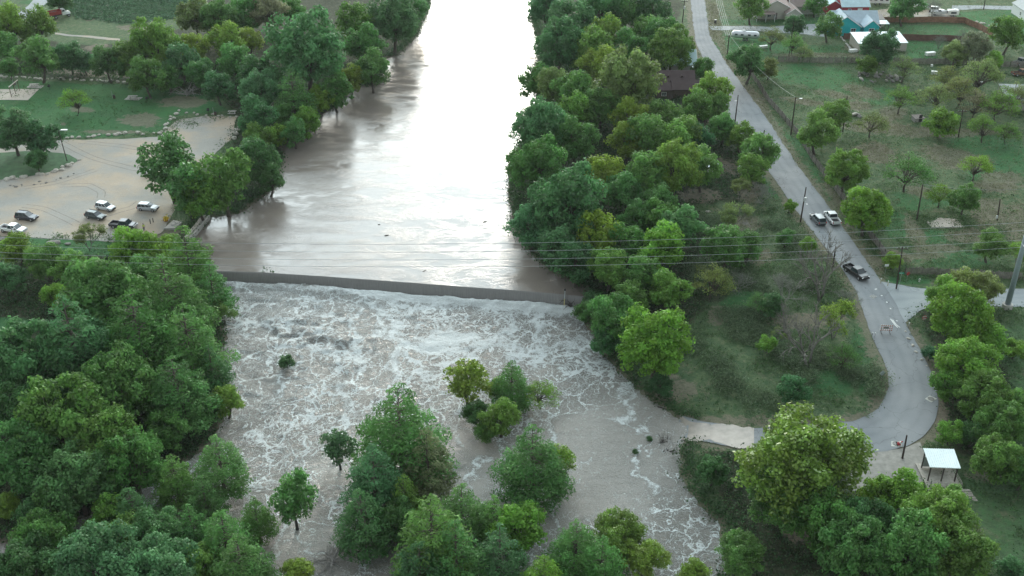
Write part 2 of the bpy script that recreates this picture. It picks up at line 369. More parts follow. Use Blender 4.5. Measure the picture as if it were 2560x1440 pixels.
# ------------------------------------------------------------------ sheets laid on the ground
def resample(pts, n):
    P = np.array([tuple(p)[:2] for p in pts]); d = np.r_[0, np.cumsum(np.hypot(*np.diff(P, axis=0).T))]
    s = np.linspace(0, d[-1], n); return np.stack([np.interp(s, d, P[:, 0]), np.interp(s, d, P[:, 1])], 1)
def smooth_line(P, k=3):
    for _ in range(k):
        Q = P.copy(); Q[1:-1] = (P[:-2] + 2 * P[1:-1] + P[2:]) / 4; P = Q
    return P
def sheet(name, left_px, right_px, mat, off, n=None, m_=None, world=False, rough_edge=0.0):
    A_ = left_px if world else [at(*p) for p in left_px]; B_ = right_px if world else [at(*p) for p in right_px]
    la = np.hypot(*np.diff(np.array([tuple(p)[:2] for p in A_]), axis=0).T).sum()
    n = n or max(4, int(la / .8)); A_ = smooth_line(resample(A_, n)); B_ = smooth_line(resample(B_, n))
    wmax = np.hypot(*(A_ - B_).T).max(); m_ = m_ or max(2, int(wmax / .8))
    if rough_edge:
        for E, O, sd_ in ((A_, B_, 1), (B_, A_, 2)):
            dv = (O - E); dv /= np.linalg.norm(dv, axis=1)[:, None] + 1e-9
            E -= dv * (rough_edge * (fbm(np.arange(n) * .35, np.zeros(n) + sd_ * 7, 3, 4) - .5) * 2)[:, None]
    s = np.linspace(0, 1, m_ + 1)[None, :, None]; G = A_[:, None] * (1 - s) + B_[:, None] * s
    X = G[..., 0]; Y = G[..., 1]
    Z = np.maximum.reduce([hgt(X + dx, Y + dy) for dx, dy in ((0, 0), (.45, 0), (-.45, 0), (0, .45), (0, -.45))]) + off
    V = np.stack([X.ravel(), Y.ravel(), Z.ravel()], 1); w = m_ + 1
    i, j = np.meshgrid(np.arange(m_), np.arange(n - 1)); a = (j * w + i).ravel()
    o = mesh_np(name, V, np.stack([a, a + 1, a + w + 1, a + w], 1), mat, smooth=True)
    uv = o.data.attributes.new('across', 'FLOAT', 'POINT'); uv.data.foreach_set('value', np.tile(np.linspace(0, 1, w), n).astype(np.float32))
    return o
def gravel_mat():
    m, t = new_mat('gravel'); c = coords(t); cs = coords(t, scale=(1, 2.2, 1))
    a = noise(t, .10, 6, .6, c); b = noise(t, .7, 6, .7, cs, dist=.6); d = noise(t, 7, 4, .6, c)
    col = ramp_mix(t, mrange(t, a, .42, .6), (.31, .305, .275), (.40, .335, .255))
    col = ramp_mix(t, mrange(t, b, .56, .66, 0, .55), col, (.25, .235, .21))
    col = ramp_mix(t, mrange(t, d, .5, .72, 0, .45), col, (.50, .48, .45))
    finish(t, col, .95, bump=mth('ADD', d, b, tree=t), bstr=.6, bdist=.1, spec=.2); return m
def asphalt(name, base, hi, sc=1.0):
    m, t = new_mat(name); c = coords(t); a = noise(t, .12 * sc, 6, .65, c); b = noise(t, 9, 4, .7, c)
    at_ = t.nodes.new('ShaderNodeAttribute'); at_.attribute_name = 'across'
    # wheel tracks and pale worn edges belong to the surface
    tr = mth('ABSOLUTE', mth('SINE', mth('MULTIPLY', at_.outputs['Fac'], 12.57, tree=t), tree=t), tree=t)
    col = ramp_mix(t, mrange(t, a, .35, .65), base, hi)
    col = ramp_mix(t, mth('MULTIPLY', tr, .22, tree=t), col, tuple(x * 1.35 for x in hi))
    col = ramp_mix(t, mrange(t, b, .5, .75, 0, .35), col, tuple(x * .6 for x in base))
    v = t.nodes.new('ShaderNodeTexVoronoi'); v.feature = 'DISTANCE_TO_EDGE'; v.inputs['Scale'].default_value = .16
    dn = t.nodes.new('ShaderNodeVectorMath'); dn.operation = 'ADD'; t.links.new(c, dn.inputs[0])
    q = t.nodes.new('ShaderNodeTexNoise'); q.inputs['Scale'].default_value = .5; t.links.new(c, q.inputs[0]); qs = t.nodes.new('ShaderNodeVectorMath'); qs.operation = 'SCALE'; qs.inputs['Scale'].default_value = 3; t.links.new(q.outputs[1], qs.inputs[0]); t.links.new(qs.outputs[0], dn.inputs[1]); t.links.new(dn.outputs[0], v.inputs[0])
    col = ramp_mix(t, mrange(t, v.outputs[0], 0, .012, .55, 0), col, tuple(x * .45 for x in base))
    finish(t, col, .85, bump=b, bstr=.3, bdist=.03, spec=.3); return m
GRAV = gravel_mat(); ROADM = asphalt('asphalt', (.165, .185, .198), (.225, .242, .250)); ROAD2 = asphalt('pale_asphalt', (.24, .27, .28), (.30, .33, .335))
def struct(o, label=None): tag(o, kind='structure', label=label); return o
# main road: from the top of the photo down to the flooded crossing
RL = [(1724, -60), (1726, 0), (1738, 100), (1770, 180), (1800, 240), (1840, 320), (1890, 390), (1930, 440), (1985, 520), (2040, 590), (2100, 665), (2140, 725), (2160, 790), (2182, 850), (2208, 900), (2224, 945), (2218, 985), (2200, 1020), (2168, 1048), (2100, 1058), (1990, 1064), (1880, 1078), (1780, 1056), (1700, 1040)]
RR = [(1758, -60), (1762, 0), (1774, 90), (1816, 160), (1862, 220), (1918, 300), (1965, 370), (2002, 425), (2060, 500), (2108, 570), (2148, 628), (2200, 700), (2245, 765), (2262, 810), (2290, 855), (2320, 910), (2340, 960), (2347, 1030), (2330, 1075), (2296, 1106), (2240, 1122), (2100, 1150), (1960, 1128), (1850, 1120), (1770, 1108), (1690, 1090)]
# pair the edges by arc length separately on three stretches so that the strip stays square to the road
def strip_pairs(L_, R_, cutsL, cutsR, name, mat, off):
    Ls = [np.array([tuple(at(*p)[:2]) for p in L_])[a:b + 1] for a, b in zip(cutsL[:-1], cutsL[1:])]
    Rs = [np.array([tuple(at(*p)[:2]) for p in R_])[a:b + 1] for a, b in zip(cutsR[:-1], cutsR[1:])]
    A_ = []; B_ = []
    for l, r in zip(Ls, Rs):
        n = max(3, int(max(np.hypot(*np.diff(l, axis=0).T).sum(), np.hypot(*np.diff(r, axis=0).T).sum()) / .8))
        A_ += list(resample(l, n)[:-1]); B_ += list(resample(r, n)[:-1])
    A_.append(Ls[-1][-1]); B_.append(Rs[-1][-1])
    A_ = smooth_line(np.array(A_), 12); B_ = smooth_line(np.array(B_), 12)
    return sheet(name, list(map(tuple, A_)), list(map(tuple, B_)), mat, off, n=len(A_), world=True, rough_edge=.35)
struct(strip_pairs(RL, RR, [0, 4, 8, 12, 15, 18, 21, 23], [0, 4, 8, 13, 17, 20, 22, 25], 'road', ROADM, .06), 'worn grey asphalt road curving down to the flooded crossing')
struct(sheet('side_road', [(2180, 700), (2300, 722), (2420, 722), (2560, 722), (2640, 722)], [(2262, 808), (2305, 772), (2420, 762), (2560, 768), (2640, 768)], ROAD2, .04), 'pale side road joining from the right')
struct(sheet('far_left_road', [(20, 60), (45, 35), (70, 15), (110, -30)], [(55, 60), (80, 33), (112, 12), (160, -30)], ROAD2, .05))
struct(sheet('far_right_road', [(2380, 14), (2450, 14), (2640, 18)], [(2380, 26), (2450, 22), (2640, 26)], ROAD2, .05))
struct(sheet('gravel_lot', [(-60, 365), (60, 358), (170, 350), (300, 348), (400, 342), (440, 300), (520, 290), (592, 292)], [(-60, 590), (60, 592), (180, 600), (280, 606), (400, 590), (440, 520), (520, 400), (578, 350)], GRAV, .04, rough_edge=.5), 'trampled gravel parking lot beside the river')
struct(sheet('gravel_drive', [(2110, 1150), (2180, 1128), (2250, 1122), (2300, 1106)], [(2120, 1230), (2200, 1225), (2290, 1220), (2330, 1180)], M('grey_gravel', (.255, .25, .225), .95, var=.22, scale=1.2), .045, rough_edge=.3))
struct(sheet('driveway', [(1772, 66), (1850, 65), (1920, 68), (1990, 62), (2060, 60)], [(1780, 76), (1850, 75), (1920, 80), (1990, 84), (2060, 92)], ROAD2, .045, rough_edge=.2))
struct(sheet('dirt_drive', [(2165, 32), (2230, 20), (2300, 22), (2380, 34)], [(2170, 45), (2240, 44), (2300, 44), (2390, 45)], GRAV, .04))
struct(sheet('dirt_track', [(138, 82), (200, 88), (250, 92), (300, 97)], [(138, 86), (200, 92), (250, 98), (300, 102)], GRAV, .03, rough_edge=.3))
SANDM = M('sand', (.46, .42, .36), .95, var=.12, scale=1.5)
GRS = M('short_grass', (.052, .120, .050), .95, var=.3, scale=.8); struct(sheet('grass_island', [(-60, 386), (60, 378), (165, 384), (192, 398)], [(-60, 458), (60, 444), (140, 428), (194, 404)], GRS, .09, rough_edge=.3))
struct(sheet('muddy_road_end', [(1885, 1077), (1800, 1060), (1740, 1050), (1700, 1042)], [(1885, 1122), (1800, 1112), (1740, 1102), (1694, 1092)], M('silt', (.245, .22, .185), .5, var=.3, scale=.5), .08, rough_edge=1.3))
struct(sheet('sand_pit', [(-40, 223), (98, 223)], [(-70, 251), (70, 251)], SANDM, .05))
tracks, rr_ = [], random.Random(3)
m, t = new_mat('tyre_mark'); c = coords(t); finish(t, ramp_mix(t, mrange(t, noise(t, 2, 4, .7, c), .4, .6), (.19, .17, .15), (.27, .25, .22)), .95)
for pts in [[(130, 345), (230, 395), (320, 420), (350, 425)], [(200, 355), (270, 362), (350, 372), (380, 385)], [(60, 515), (110, 522), (150, 540), (190, 560)], [(150, 465), (220, 462), (255, 480), (252, 495)], [(60, 470), (150, 455), (240, 425)], [(260, 540), (330, 520), (350, 505)]]:
    P = smooth_line(resample([at(*p) for p in pts], 40), 4); dv = np.gradient(P, axis=0); nrm = np.stack([-dv[:, 1], dv[:, 0]], 1); nrm /= np.linalg.norm(nrm, axis=1)[:, None]
    for k, sgn in enumerate((-.8, .8)):
        o_ = sheet('tyre_track', list(map(tuple, P + nrm * (sgn - .1))), list(map(tuple, P + nrm * (sgn + .1))), m, .05, n=40, m_=1, world=True); tag(o_, kind='structure')

# ------------------------------------------------------------------ water
def water_mat(name, foam):
    m, t = new_mat(name); c = coords(t)
    an = t.nodes.new('ShaderNodeAttribute'); an.attribute_name = 'foam'
    base = ramp_mix(t, mrange(t, noise(t, .05, 5, .6, c), .4, .6), (.165, .145, .128), (.205, .180, .155))
    if foam:
        base = ramp_mix(t, mrange(t, noise(t, .06, 5, .6, c), .4, .6), (.256, .250, .228), (.308, .298, .272))
        q = t.nodes.new('ShaderNodeTexNoise'); q.inputs['Scale'].default_value = .22; q.inputs['Detail'].default_value = 5; q.inputs['Roughness'].default_value = .6; t.links.new(c, q.inputs[0])
        def veins(scale, amt, wid, zs):
            s = t.nodes.new('ShaderNodeVectorMath'); s.operation = 'SCALE'; s.inputs['Scale'].default_value = amt; t.links.new(q.outputs[1], s.inputs[0])
            a = t.nodes.new('ShaderNodeVectorMath'); a.operation = 'ADD'; t.links.new(c, a.inputs[0]); t.links.new(s.outputs[0], a.inputs[1])
            mp_ = t.nodes.new('ShaderNodeMapping'); mp_.inputs['Scale'].default_value = (1, .8, 1); mp_.inputs['Location'].default_value = (zs, zs, 0); t.links.new(a.outputs[0], mp_.inputs[0])
            v = t.nodes.new('ShaderNodeTexVoronoi'); v.feature = 'DISTANCE_TO_EDGE'; v.inputs['Scale'].default_value = scale; v.inputs['Detail'].default_value = 1.0; v.inputs['Roughness'].default_value = .4; t.links.new(mp_.outputs[0], v.inputs[0])
            return v.outputs[0]
        sp = t.nodes.new('ShaderNodeSeparateColor'); t.links.new(an.outputs['Color'], sp.inputs[0])
        dens, froth, patch = sp.outputs[0], sp.outputs[1], sp.outputs[2]
        nb = noise(t, 1.1, 7, .75, c, dist=1.5); nf = noise(t, 3.2, 6, .75, coords(t, scale=(1, 1.6, 1)), dist=2.0)
        e1 = veins(.22, 7, 1, 0); e2 = veins(.55, 4.5, 1, 9.0)
        # a vein is white where the distance to the cell edge is below a width that grows with foam density
        w1 = mth('MULTIPLY', mth('MULTIPLY', dens, mrange(t, nb, .35, .7, .1, 1.6), tree=t), .085, tree=t)
        f1 = mth('SUBTRACT', 1.0, mth('DIVIDE', e1, mth('ADD', w1, .004, tree=t), tree=t), tree=t)
        w2 = mth('MULTIPLY', mth('MULTIPLY', dens, mrange(t, nb, .42, .7, 0, 1.4), tree=t), .085, tree=t)
        f2 = mth('SUBTRACT', 1.0, mth('DIVIDE', e2, mth('ADD', w2, .004, tree=t), tree=t), tree=t)
        fa = mth('SUBTRACT', 1.0, mth('DIVIDE', mth('ABSOLUTE', mth('SUBTRACT', noise(t, .30, 3, .55, coords(t, scale=(1, .75, 1)), dist=1.8), .5, tree=t), tree=t), mth('ADD', mth('MULTIPLY', dens, .020, tree=t), .001, tree=t), tree=t), tree=t)
        fb = mth('SUBTRACT', 1.0, mth('DIVIDE', mth('ABSOLUTE', mth('SUBTRACT', noise(t, .95, 4, .6, coords(t, scale=(1, 1.5, 1)), dist=1.6), .5, tree=t), tree=t), mth('ADD', mth('MULTIPLY', dens, .021, tree=t), .001, tree=t), tree=t), tree=t)
        fc = mth('SUBTRACT', 1.0, mth('DIVIDE', mth('ABSOLUTE', mth('SUBTRACT', noise(t, 1.9, 4, .65, coords(t, scale=(1, 1.9, 1)), dist=1.2), .5, tree=t), tree=t), mth('ADD', mth('MULTIPLY', froth, .034, tree=t), .001, tree=t), tree=t), tree=t)
        f1 = mth('MAXIMUM', mth('MULTIPLY', f1, mrange(t, noise(t, .15, 3, .5, c), .42, .55), tree=t), fa, tree=t); f2 = mth('MAXIMUM', mth('MULTIPLY', f2, mrange(t, noise(t, .2, 3, .5, c), .45, .6), tree=t), mth('MAXIMUM', fb, fc, tree=t), tree=t)
        f3 = mth('MULTIPLY', mrange(t, nf, .54, .64), mth('MINIMUM', mth('MULTIPLY', froth, 1.25, tree=t), 1.0, tree=t), tree=t)
        f4 = mrange(t, mth('ADD', patch, mth('MULTIPLY', mth('SUBTRACT', mth('ADD', nb, mth('MULTIPLY', nf, 1.1, tree=t), tree=t), 1.05, tree=t), 1.9, tree=t), tree=t), .42, .62)
        f4 = mth('MULTIPLY', f4, mth('MINIMUM', mth('MULTIPLY', patch, 4.0, tree=t), 1.0, tree=t), tree=t)
        fo = mth('MAXIMUM', mth('MAXIMUM', mrange(t, f1, 0, .35), mth('MULTIPLY', mrange(t, f2, 0, .4), .9, tree=t), tree=t), mth('MAXIMUM', f3, f4, tree=t), tree=t)
        fo = mth('MULTIPLY', fo, mrange(t, noise(t, 6, 3, .7, c), .25, .55, .55, 1), tree=t)
        col = ramp_mix(t, fo, base, (.74, .80, .80)); ro = mth('ADD', mth('MULTIPLY', fo, .6, tree=t), .09, tree=t)
        c2 = coords(t, scale=(1, 1.7, 1))
        hb = mth('ADD', mth('ADD', noise(t, 1.3, 6, .7, c2, dist=1.2), mth('MULTIPLY', noise(t, 4.5, 4, .7, c2, dist=.6), .45, tree=t), tree=t), mth('MULTIPLY', fo, .25, tree=t), tree=t)
        hb = mth('MULTIPLY', hb, mrange(t, dens, .05, .75, .30, 1.0), tree=t)
        b = finish(t, col, ro, bump=hb, bstr=1.0, bdist=.62)
    else:
        c2 = coords(t, scale=(1, 2.4, 1)); c3 = coords(t, scale=(.5, 1.6, 1))
        patchy = mrange(t, noise(t, .10, 6, .7, coords(t, scale=(1, 2.0, 1)), dist=1.0), .44, .60, .15, 1.0)
        hb = mth('ADD', mth('MULTIPLY', noise(t, 1.9, 5, .65, c2, dist=.6), patchy, tree=t), mth('MULTIPLY', noise(t, .45, 3, .5, c3, dist=1.0), .35, tree=t), tree=t)
        b = finish(t, base, .04, bump=hb, bstr=1.0, bdist=.06)
    b.inputs['IOR'].default_value = 1.333
    return m
WU = water_mat('river_water', False); WD_ = water_mat('rapids_water', True)
# above the weir: a level sheet whose near edge follows the crest
n = 120; xa = np.linspace(-60, 60, n)
xs_u = np.r_[-900, -300, -120, xa, 120, 300, 900]
near = ydam(np.clip(xs_u, cx_[0], cx_[-1])); rows = [near] + [near + k for k in (.5, 1, 2, 4, 8, 16, 30)] + [np.full_like(xs_u, k) for k in (230, 260, 300, 350, 400, 500, 700, 1200, 1700)]
V = np.concatenate([np.stack([xs_u, r, np.zeros_like(xs_u)], 1) for r in rows]); w = len(xs_u)
i, j = np.meshgrid(np.arange(w - 1), np.arange(len(rows) - 1)); a = (j * w + i).ravel()
struct(mesh_np('river', V, np.stack([a, a + 1, a + w + 1, a + w], 1), WU, smooth=True), 'muddy brown river above the weir mirroring the bright sky')
# the glassy sheet falling over the weir
cxr = resample([(x, y) for x, y in CREST], 160); S_ = np.linspace(0, 1, 14)
Vw = []
for k, s in enumerate(S_):
    off = -.0 + s * 1.15; z = -1.95 * (s ** 1.55) if s < 1 else -1.95
    wob = (fbm(cxr[:, 0] * 1.1, np.full(len(cxr), s * .6), 4, 31) - .5) * .10 * s
    Vw.append(np.stack([cxr[:, 0], cxr[:, 1] - off - wob, np.full(len(cxr), z) + wob * .6], 1))
V = np.concatenate(Vw); w = 160; i, j = np.meshgrid(np.arange(w - 1), np.arange(13)); a = (j * w + i).ravel()
mw, t = new_mat('falling_water'); c = coords(t, scale=(3.0, .35, .35)); st = noise(t, 1.6, 5, .6, c)
bb = finish(t, ramp_mix(t, mrange(t, st, .3, .75), (.17, .168, .162), (.225, .22, .21)), .2, bump=st, bstr=.5, bdist=.06); bb.inputs['IOR'].default_value = 1.333
struct(mesh_np('weir_water', V, np.stack([a, a + w, a + w + 1, a + 1], 1), mw, smooth=True), 'smooth grey curtain of water falling over the low weir')
# below the weir: broken water, real waves
sx_ = .33; xs2 = np.arange(-66, 60, sx_); ys2 = np.arange(72, 186, sx_); X2, Y2 = np.meshgrid(xs2, ys2)
yd2 = ydam(np.clip(X2, cx_[0], cx_[-1])) - 1.0; dist = yd2 - Y2
U2, V2 = project(X2, Y2, ZD)
def trail_w():
    A1, B1 = X2 * .83 + Y2 * .56, -X2 * .56 + Y2 * .83
    wx = (fbm(A1 / 6, B1 / 6, 3, 51) - .5) * 95 + (fbm(A1 / 1.7, B1 / 1.7, 3, 52) - .5) * 45; wy = (fbm(A1 / 6, B1 / 6, 3, 57) - .5) * 70 + (fbm(A1 / 1.7, B1 / 1.7, 3, 58) - .5) * 36
    return U2 + wx, V2 + wy
UW, VW = trail_w(); WJ = .35 + 1.3 * fbm((X2 + Y2 * .7) / 2.2, (Y2 - X2 * .7) / 2.2, 3, 61)
def blob(u, v, ru, rv, rot=0):
    cc, ss = math.cos(R(rot)), math.sin(R(rot)); a = U2 - u; b = V2 - v
    return np.exp(-(((a * cc + b * ss) / ru) ** 2 + ((-a * ss + b * cc) / rv) ** 2))
def trail(pts, wpx):
    return np.exp(-(polydist(UW, VW, pts) / (wpx * WJ)) ** 2)
rough_n = fbm((X2 * .8 + Y2 * .6) / 8, (Y2 * .8 - X2 * .6) / 8, 4, 8)
turb = .30 + .55 * np.exp(-np.maximum(dist, 0) / 9) + .28 * blob(700, 850, 220, 220) + .15 * blob(760, 1150, 150, 200); calm = np.maximum.reduce([blob(1560, 1060, 170, 60), blob(1500, 1200, 140, 150), blob(1400, 960, 80, 120) * .5, blob(820, 1350, 160, 60)])
amp = turb * (1 - .75 * calm)
wv = (fbm(X2 / 2.6 + fbm(X2 / 5, Y2 / 5, 2, 2) * 2, Y2 / 1.3, 4, 9) - .5) * 1.0 + (fbm(X2 / 7, Y2 / 3.2, 3, 19) - .5) * 1.1
ridge = 1 - np.abs(2 * fbm(X2 / 4.0, Y2 / 2.0, 3, 29) - 1); wv += (ridge - .7) * .55
Z2 = ZD + wv * amp * .9 + .75 * np.exp(-((dist - 1.6) / 1.3) ** 2) * (.5 + fbm(X2 / 1.5, Y2 / 1.5, 3, 33))
Z2 += .35 * trail([(660, 812), (760, 820), (860, 842)], 9) + .3 * trail([(760, 838), (900, 850)], 8) - .3 * trail([(690, 832), (800, 845)], 7)
Z2 = np.where(dist < 0, ZD - .3, Z2); keepz = (dist > 3) * 1.0
dens = .25 + .75 * blob(1150, 820, 430, 130) + .45 * blob(1050, 950, 330, 110) + .45 * blob(700, 900, 180, 180) + .3 * blob(700, 1120, 140, 150) + .4 * np.exp(-np.maximum(dist, 0) / 14) - .5 * blob(1480, 1150, 170, 150) - .3 * blob(1700, 1000, 150, 120) - .6 * blob(1300, 640, 400, 30) - .45 * blob(1150, 1150, 120, 100) - .3 * blob(800, 1370, 150, 60) + .15 * blob(1680, 1330, 120, 120)
dens = np.clip(dens * (.35 + 1.2 * sstep(.28, .72, rough_n)), 0, 1.3)
froth = np.clip(1.15 * np.exp(-np.maximum(dist - .5, 0) / 5.5) + .5 * blob(640, 900, 120, 260) + .35 * blob(900, 780, 500, 60) + .30 * blob(1650, 1280, 110, 160) + .3 * blob(760, 1200, 130, 120) - .3, 0, 1)
patch = np.zeros_like(X2)
patch += 1.0 * np.exp(-((dist - 1.5) / 2.0) ** 2) * (.45 + .75 * sstep(620, 1100, U2)) * (.6 + .8 * rough_n)
for pts, wd, s in [([(875, 760), (895, 830), (890, 880), (900, 920)], 12, .85), ([(990, 820), (1010, 850), (1080, 865), (1180, 850)], 17, 1.0), ([(940, 780), (955, 830), (990, 850)], 9, .8), ([(1010, 860), (990, 900), (970, 930), (960, 945)], 12, .95),
                   ([(1025, 880), (1030, 920), (1045, 945), (1110, 935), (1170, 890), (1260, 850)], 10, .95), ([(1330, 800), (1350, 860), (1370, 900)], 12, .9), ([(1250, 770), (1240, 860), (1290, 900)], 8, .7), ([(1350, 830), (1420, 870), (1470, 860)], 10, .7),
                   ([(850, 955), (855, 1000), (870, 1030)], 12, .8), ([(1560, 960), (1570, 1020), (1545, 1035), (1580, 1060), (1600, 1040)], 10, .8), ([(1595, 1110), (1610, 1150), (1615, 1190), (1640, 1230)], 7, .8), ([(1470, 1140), (1465, 1180)], 7, .7), ([(1205, 1130), (1195, 1180), (1195, 1220)], 6, .8), ([(1440, 1170), (1480, 1240)], 6, .5),
                   ([(770, 1385), (830, 1360), (860, 1350)], 6, .8), ([(705, 1380), (735, 1350)], 6, .6), ([(1560, 1080), (1610, 1070), (1640, 1080)], 5, .5), ([(1300, 870), (1180, 870)], 9, .7), ([(1480, 900), (1560, 960), (1650, 1010)], 10, .55)]:
    patch = np.maximum(patch, s * .80 * trail(pts, wd * 1.35))
for (u, v, k) in [(716, 915, 1), (735, 1320, 1.3), (1175, 1040, 1.1), (1270, 1075, 1.3), (1345, 1050, 1.1), (900, 1250, 1.2), (1000, 1200, 1.3), (1330, 1240, 1.6), (1600, 1380, 1.2), (1440, 1400, 1.3), (600, 1230, 1.2), (640, 1370, 1.2), (1624, 1100, .5), (1588, 1132, .5)]:
    for sg in (-1, 1): patch = np.maximum(patch, .62 * trail([(u + sg * 14 * k, v - 8), (u + sg * 34 * k + 6, v + 55 * k)], 7 * k))
    Z2 += .22 * blob(u, v - 12, 26 * k, 9 * k) * keepz
patch = np.clip(patch + .22 * dens * rough_n * blob(1100, 830, 500, 120), 0, 1)
keep = (dist[:-1, :-1] > -1.2)
O2 = grid_mesh('rapids', xs2, ys2, Z2, WD_, keep)
set_attr(O2, 'foam', np.stack([dens.ravel(), froth.ravel(), patch.ravel()], 1))
struct(O2, 'foam veined muddy rapids below the weir')
V = [(-900, -200, ZD - .12), (900, -200, ZD - .12), (900, 73, ZD - .12), (-900, 73, ZD - .12), (-900, 73.0, ZD - .12), (-65.6, 73.0, ZD - .12), (-65.6, 184, ZD - .12), (-900, 184, ZD - .12)]
struct(mesh_np('lower_river', V, [(0, 1, 2, 3), (4, 5, 6, 7)], WU))
# ------------------------------------------------------------------ foliage and bark
def leaf_mat(name, gloss=.35, trans=.30, rough=.55):
    m, t = new_mat(name); oi = t.nodes.new('ShaderNodeObjectInfo'); c = coords(t)
    lv = t.nodes.new('ShaderNodeAttribute'); lv.attribute_name = 'leaf'
    hs = t.nodes.new('ShaderNodeHueSaturation'); t.links.new(oi.outputs['Color'], hs.inputs['Color'])
    n1 = noise(t, .35, 4, .6, c)
    t.links.new(mrange(t, n1, .3, .7, .485, .512), hs.inputs['Hue'])
    t.links.new(mth('MULTIPLY', mrange(t, lv.outputs['Fac'], 0, 1, .6, 1.55), mrange(t, n1, .3, .7, .82, 1.2), tree=t), hs.inputs['Value'])
    b = t.nodes.new('ShaderNodeBsdfPrincipled'); b.inputs['Roughness'].default_value = rough; b.inputs['Specular IOR Level'].default_value = gloss
    t.links.new(hs.outputs[0], b.inputs['Base Color'])
    tr = t.nodes.new('ShaderNodeBsdfTranslucent'); t.links.new(hs.outputs[0], tr.inputs[0])
    mx = t.nodes.new('ShaderNodeMixShader'); mx.inputs[0].default_value = trans
    t.links.new(b.outputs[0], mx.inputs[1]); t.links.new(tr.outputs[0], mx.inputs[2])
    o = t.nodes.new('ShaderNodeOutputMaterial'); t.links.new(mx.outputs[0], o.inputs[0]); return m
LEAF = leaf_mat('foliage', .2, .42); LEAFG = leaf_mat('glossy_foliage', .5, .38, .4)
BARK = M('bark', (.095, .08, .065), .95, var=.4, scale=3, bump=.5); BARKP = M('pale_bark', (.17, .165, .145), .9, var=.3, scale=3, bump=.4); BARKD = M('dark_bark', (.04, .036, .03), .95, var=.35, scale=3)

def cards(rng, P, D, L_, W__, jitn=.55, droop=0.0):
    n = len(P); D = D + rng.normal(0, jitn, (n, 3)); D /= np.linalg.norm(D, axis=1)[:, None] + 1e-9
    T = rng.normal(0, 1, (n, 3)); T[:, 2] -= droop; T -= (T * D).sum(1)[:, None] * D; T /= np.linalg.norm(T, axis=1)[:, None] + 1e-9
    B = np.cross(D, T); s = rng.uniform(.65, 1.35, n)[:, None]
    Lh = T * L_ * .5 * s; Wh = B * W__ * .5 * s
    V = np.stack([P - Lh, P + Wh, P + Lh, P - Wh], 1).reshape(-1, 3)
    return V, rng.uniform(0, 1, n).repeat(4)
def clumps_to_leaves(rng, C, Rc, n_per, flat_, L_, W__, up=.35, jitn=.55, droop=0, fill=.25):
    Ps, Ds = [], []
    for c, rc, n in zip(C, Rc, n_per):
        d = rng.normal(0, 1, (int(n * 1.5), 3)); d /= np.linalg.norm(d, axis=1)[:, None]
        d = d[(d[:, 2] > -.55) | (rng.uniform(0, 1, len(d)) < .35)][:n]
        rr = rc * np.where(rng.uniform(0, 1, len(d)) < fill, rng.uniform(.3, .8, len(d)), rng.uniform(.8, 1.08, len(d))) * np.where(rng.uniform(0, 1, len(d)) < .05, rng.uniform(1.1, 1.35, len(d)), 1)
        p = d * rr[:, None]; p[:, 2] *= flat_
        lump = 1 + .22 * np.sin(d[:, 0] * 5 + c[0]) * np.cos(d[:, 1] * 6 + c[1]) + .12 * np.sin(d[:, 2] * 11 + c[2] * 3)
        p *= lump[:, None]
        Ps.append(c + p); q = d.copy(); q[:, 2] += up; Ds.append(q)
    P = np.concatenate(Ps); D = np.concatenate(Ds); V, lv = cards(rng, P, D, L_, W__, jitn, droop)
    cl_ = np.repeat(rng.uniform(0, 1, len(Ps)), [len(q) for q in Ps]).repeat(4)
    return V, np.clip(.55 * cl_ + .45 * lv, 0, 1)
def crown_obj(name, V, lv, mat):
    n = len(V) // 4; Fq = np.arange(n * 4).reshape(n, 4)
    o = mesh_np(name, V, Fq, mat); a = o.data.attributes.new('leaf', 'FLOAT', 'POINT'); a.data.foreach_set('value', lv.astype(np.float32)); return o
def limb(mb, a, b, r0, r1, rng, n=5, bend=.12, sides=5):
    a = Vector(a); b = Vector(b); Ln = (b - a).length
    pts = []; off = Vector(rng.normal(0, bend * Ln, 3)); off.z = abs(off.z) * .6
    for k in range(n + 1):
        t_ = k / n; pts.append(a.lerp(b, t_) + off * math.sin(math.pi * t_) + (Vector(rng.normal(0, .02 * Ln, 3)) if 0 < k < n else Vector()))
    mb.tube(pts, [r0 + (r1 - r0) * (k / n) ** .8 for k in range(n + 1)], sides); return pts
PROTO = {}
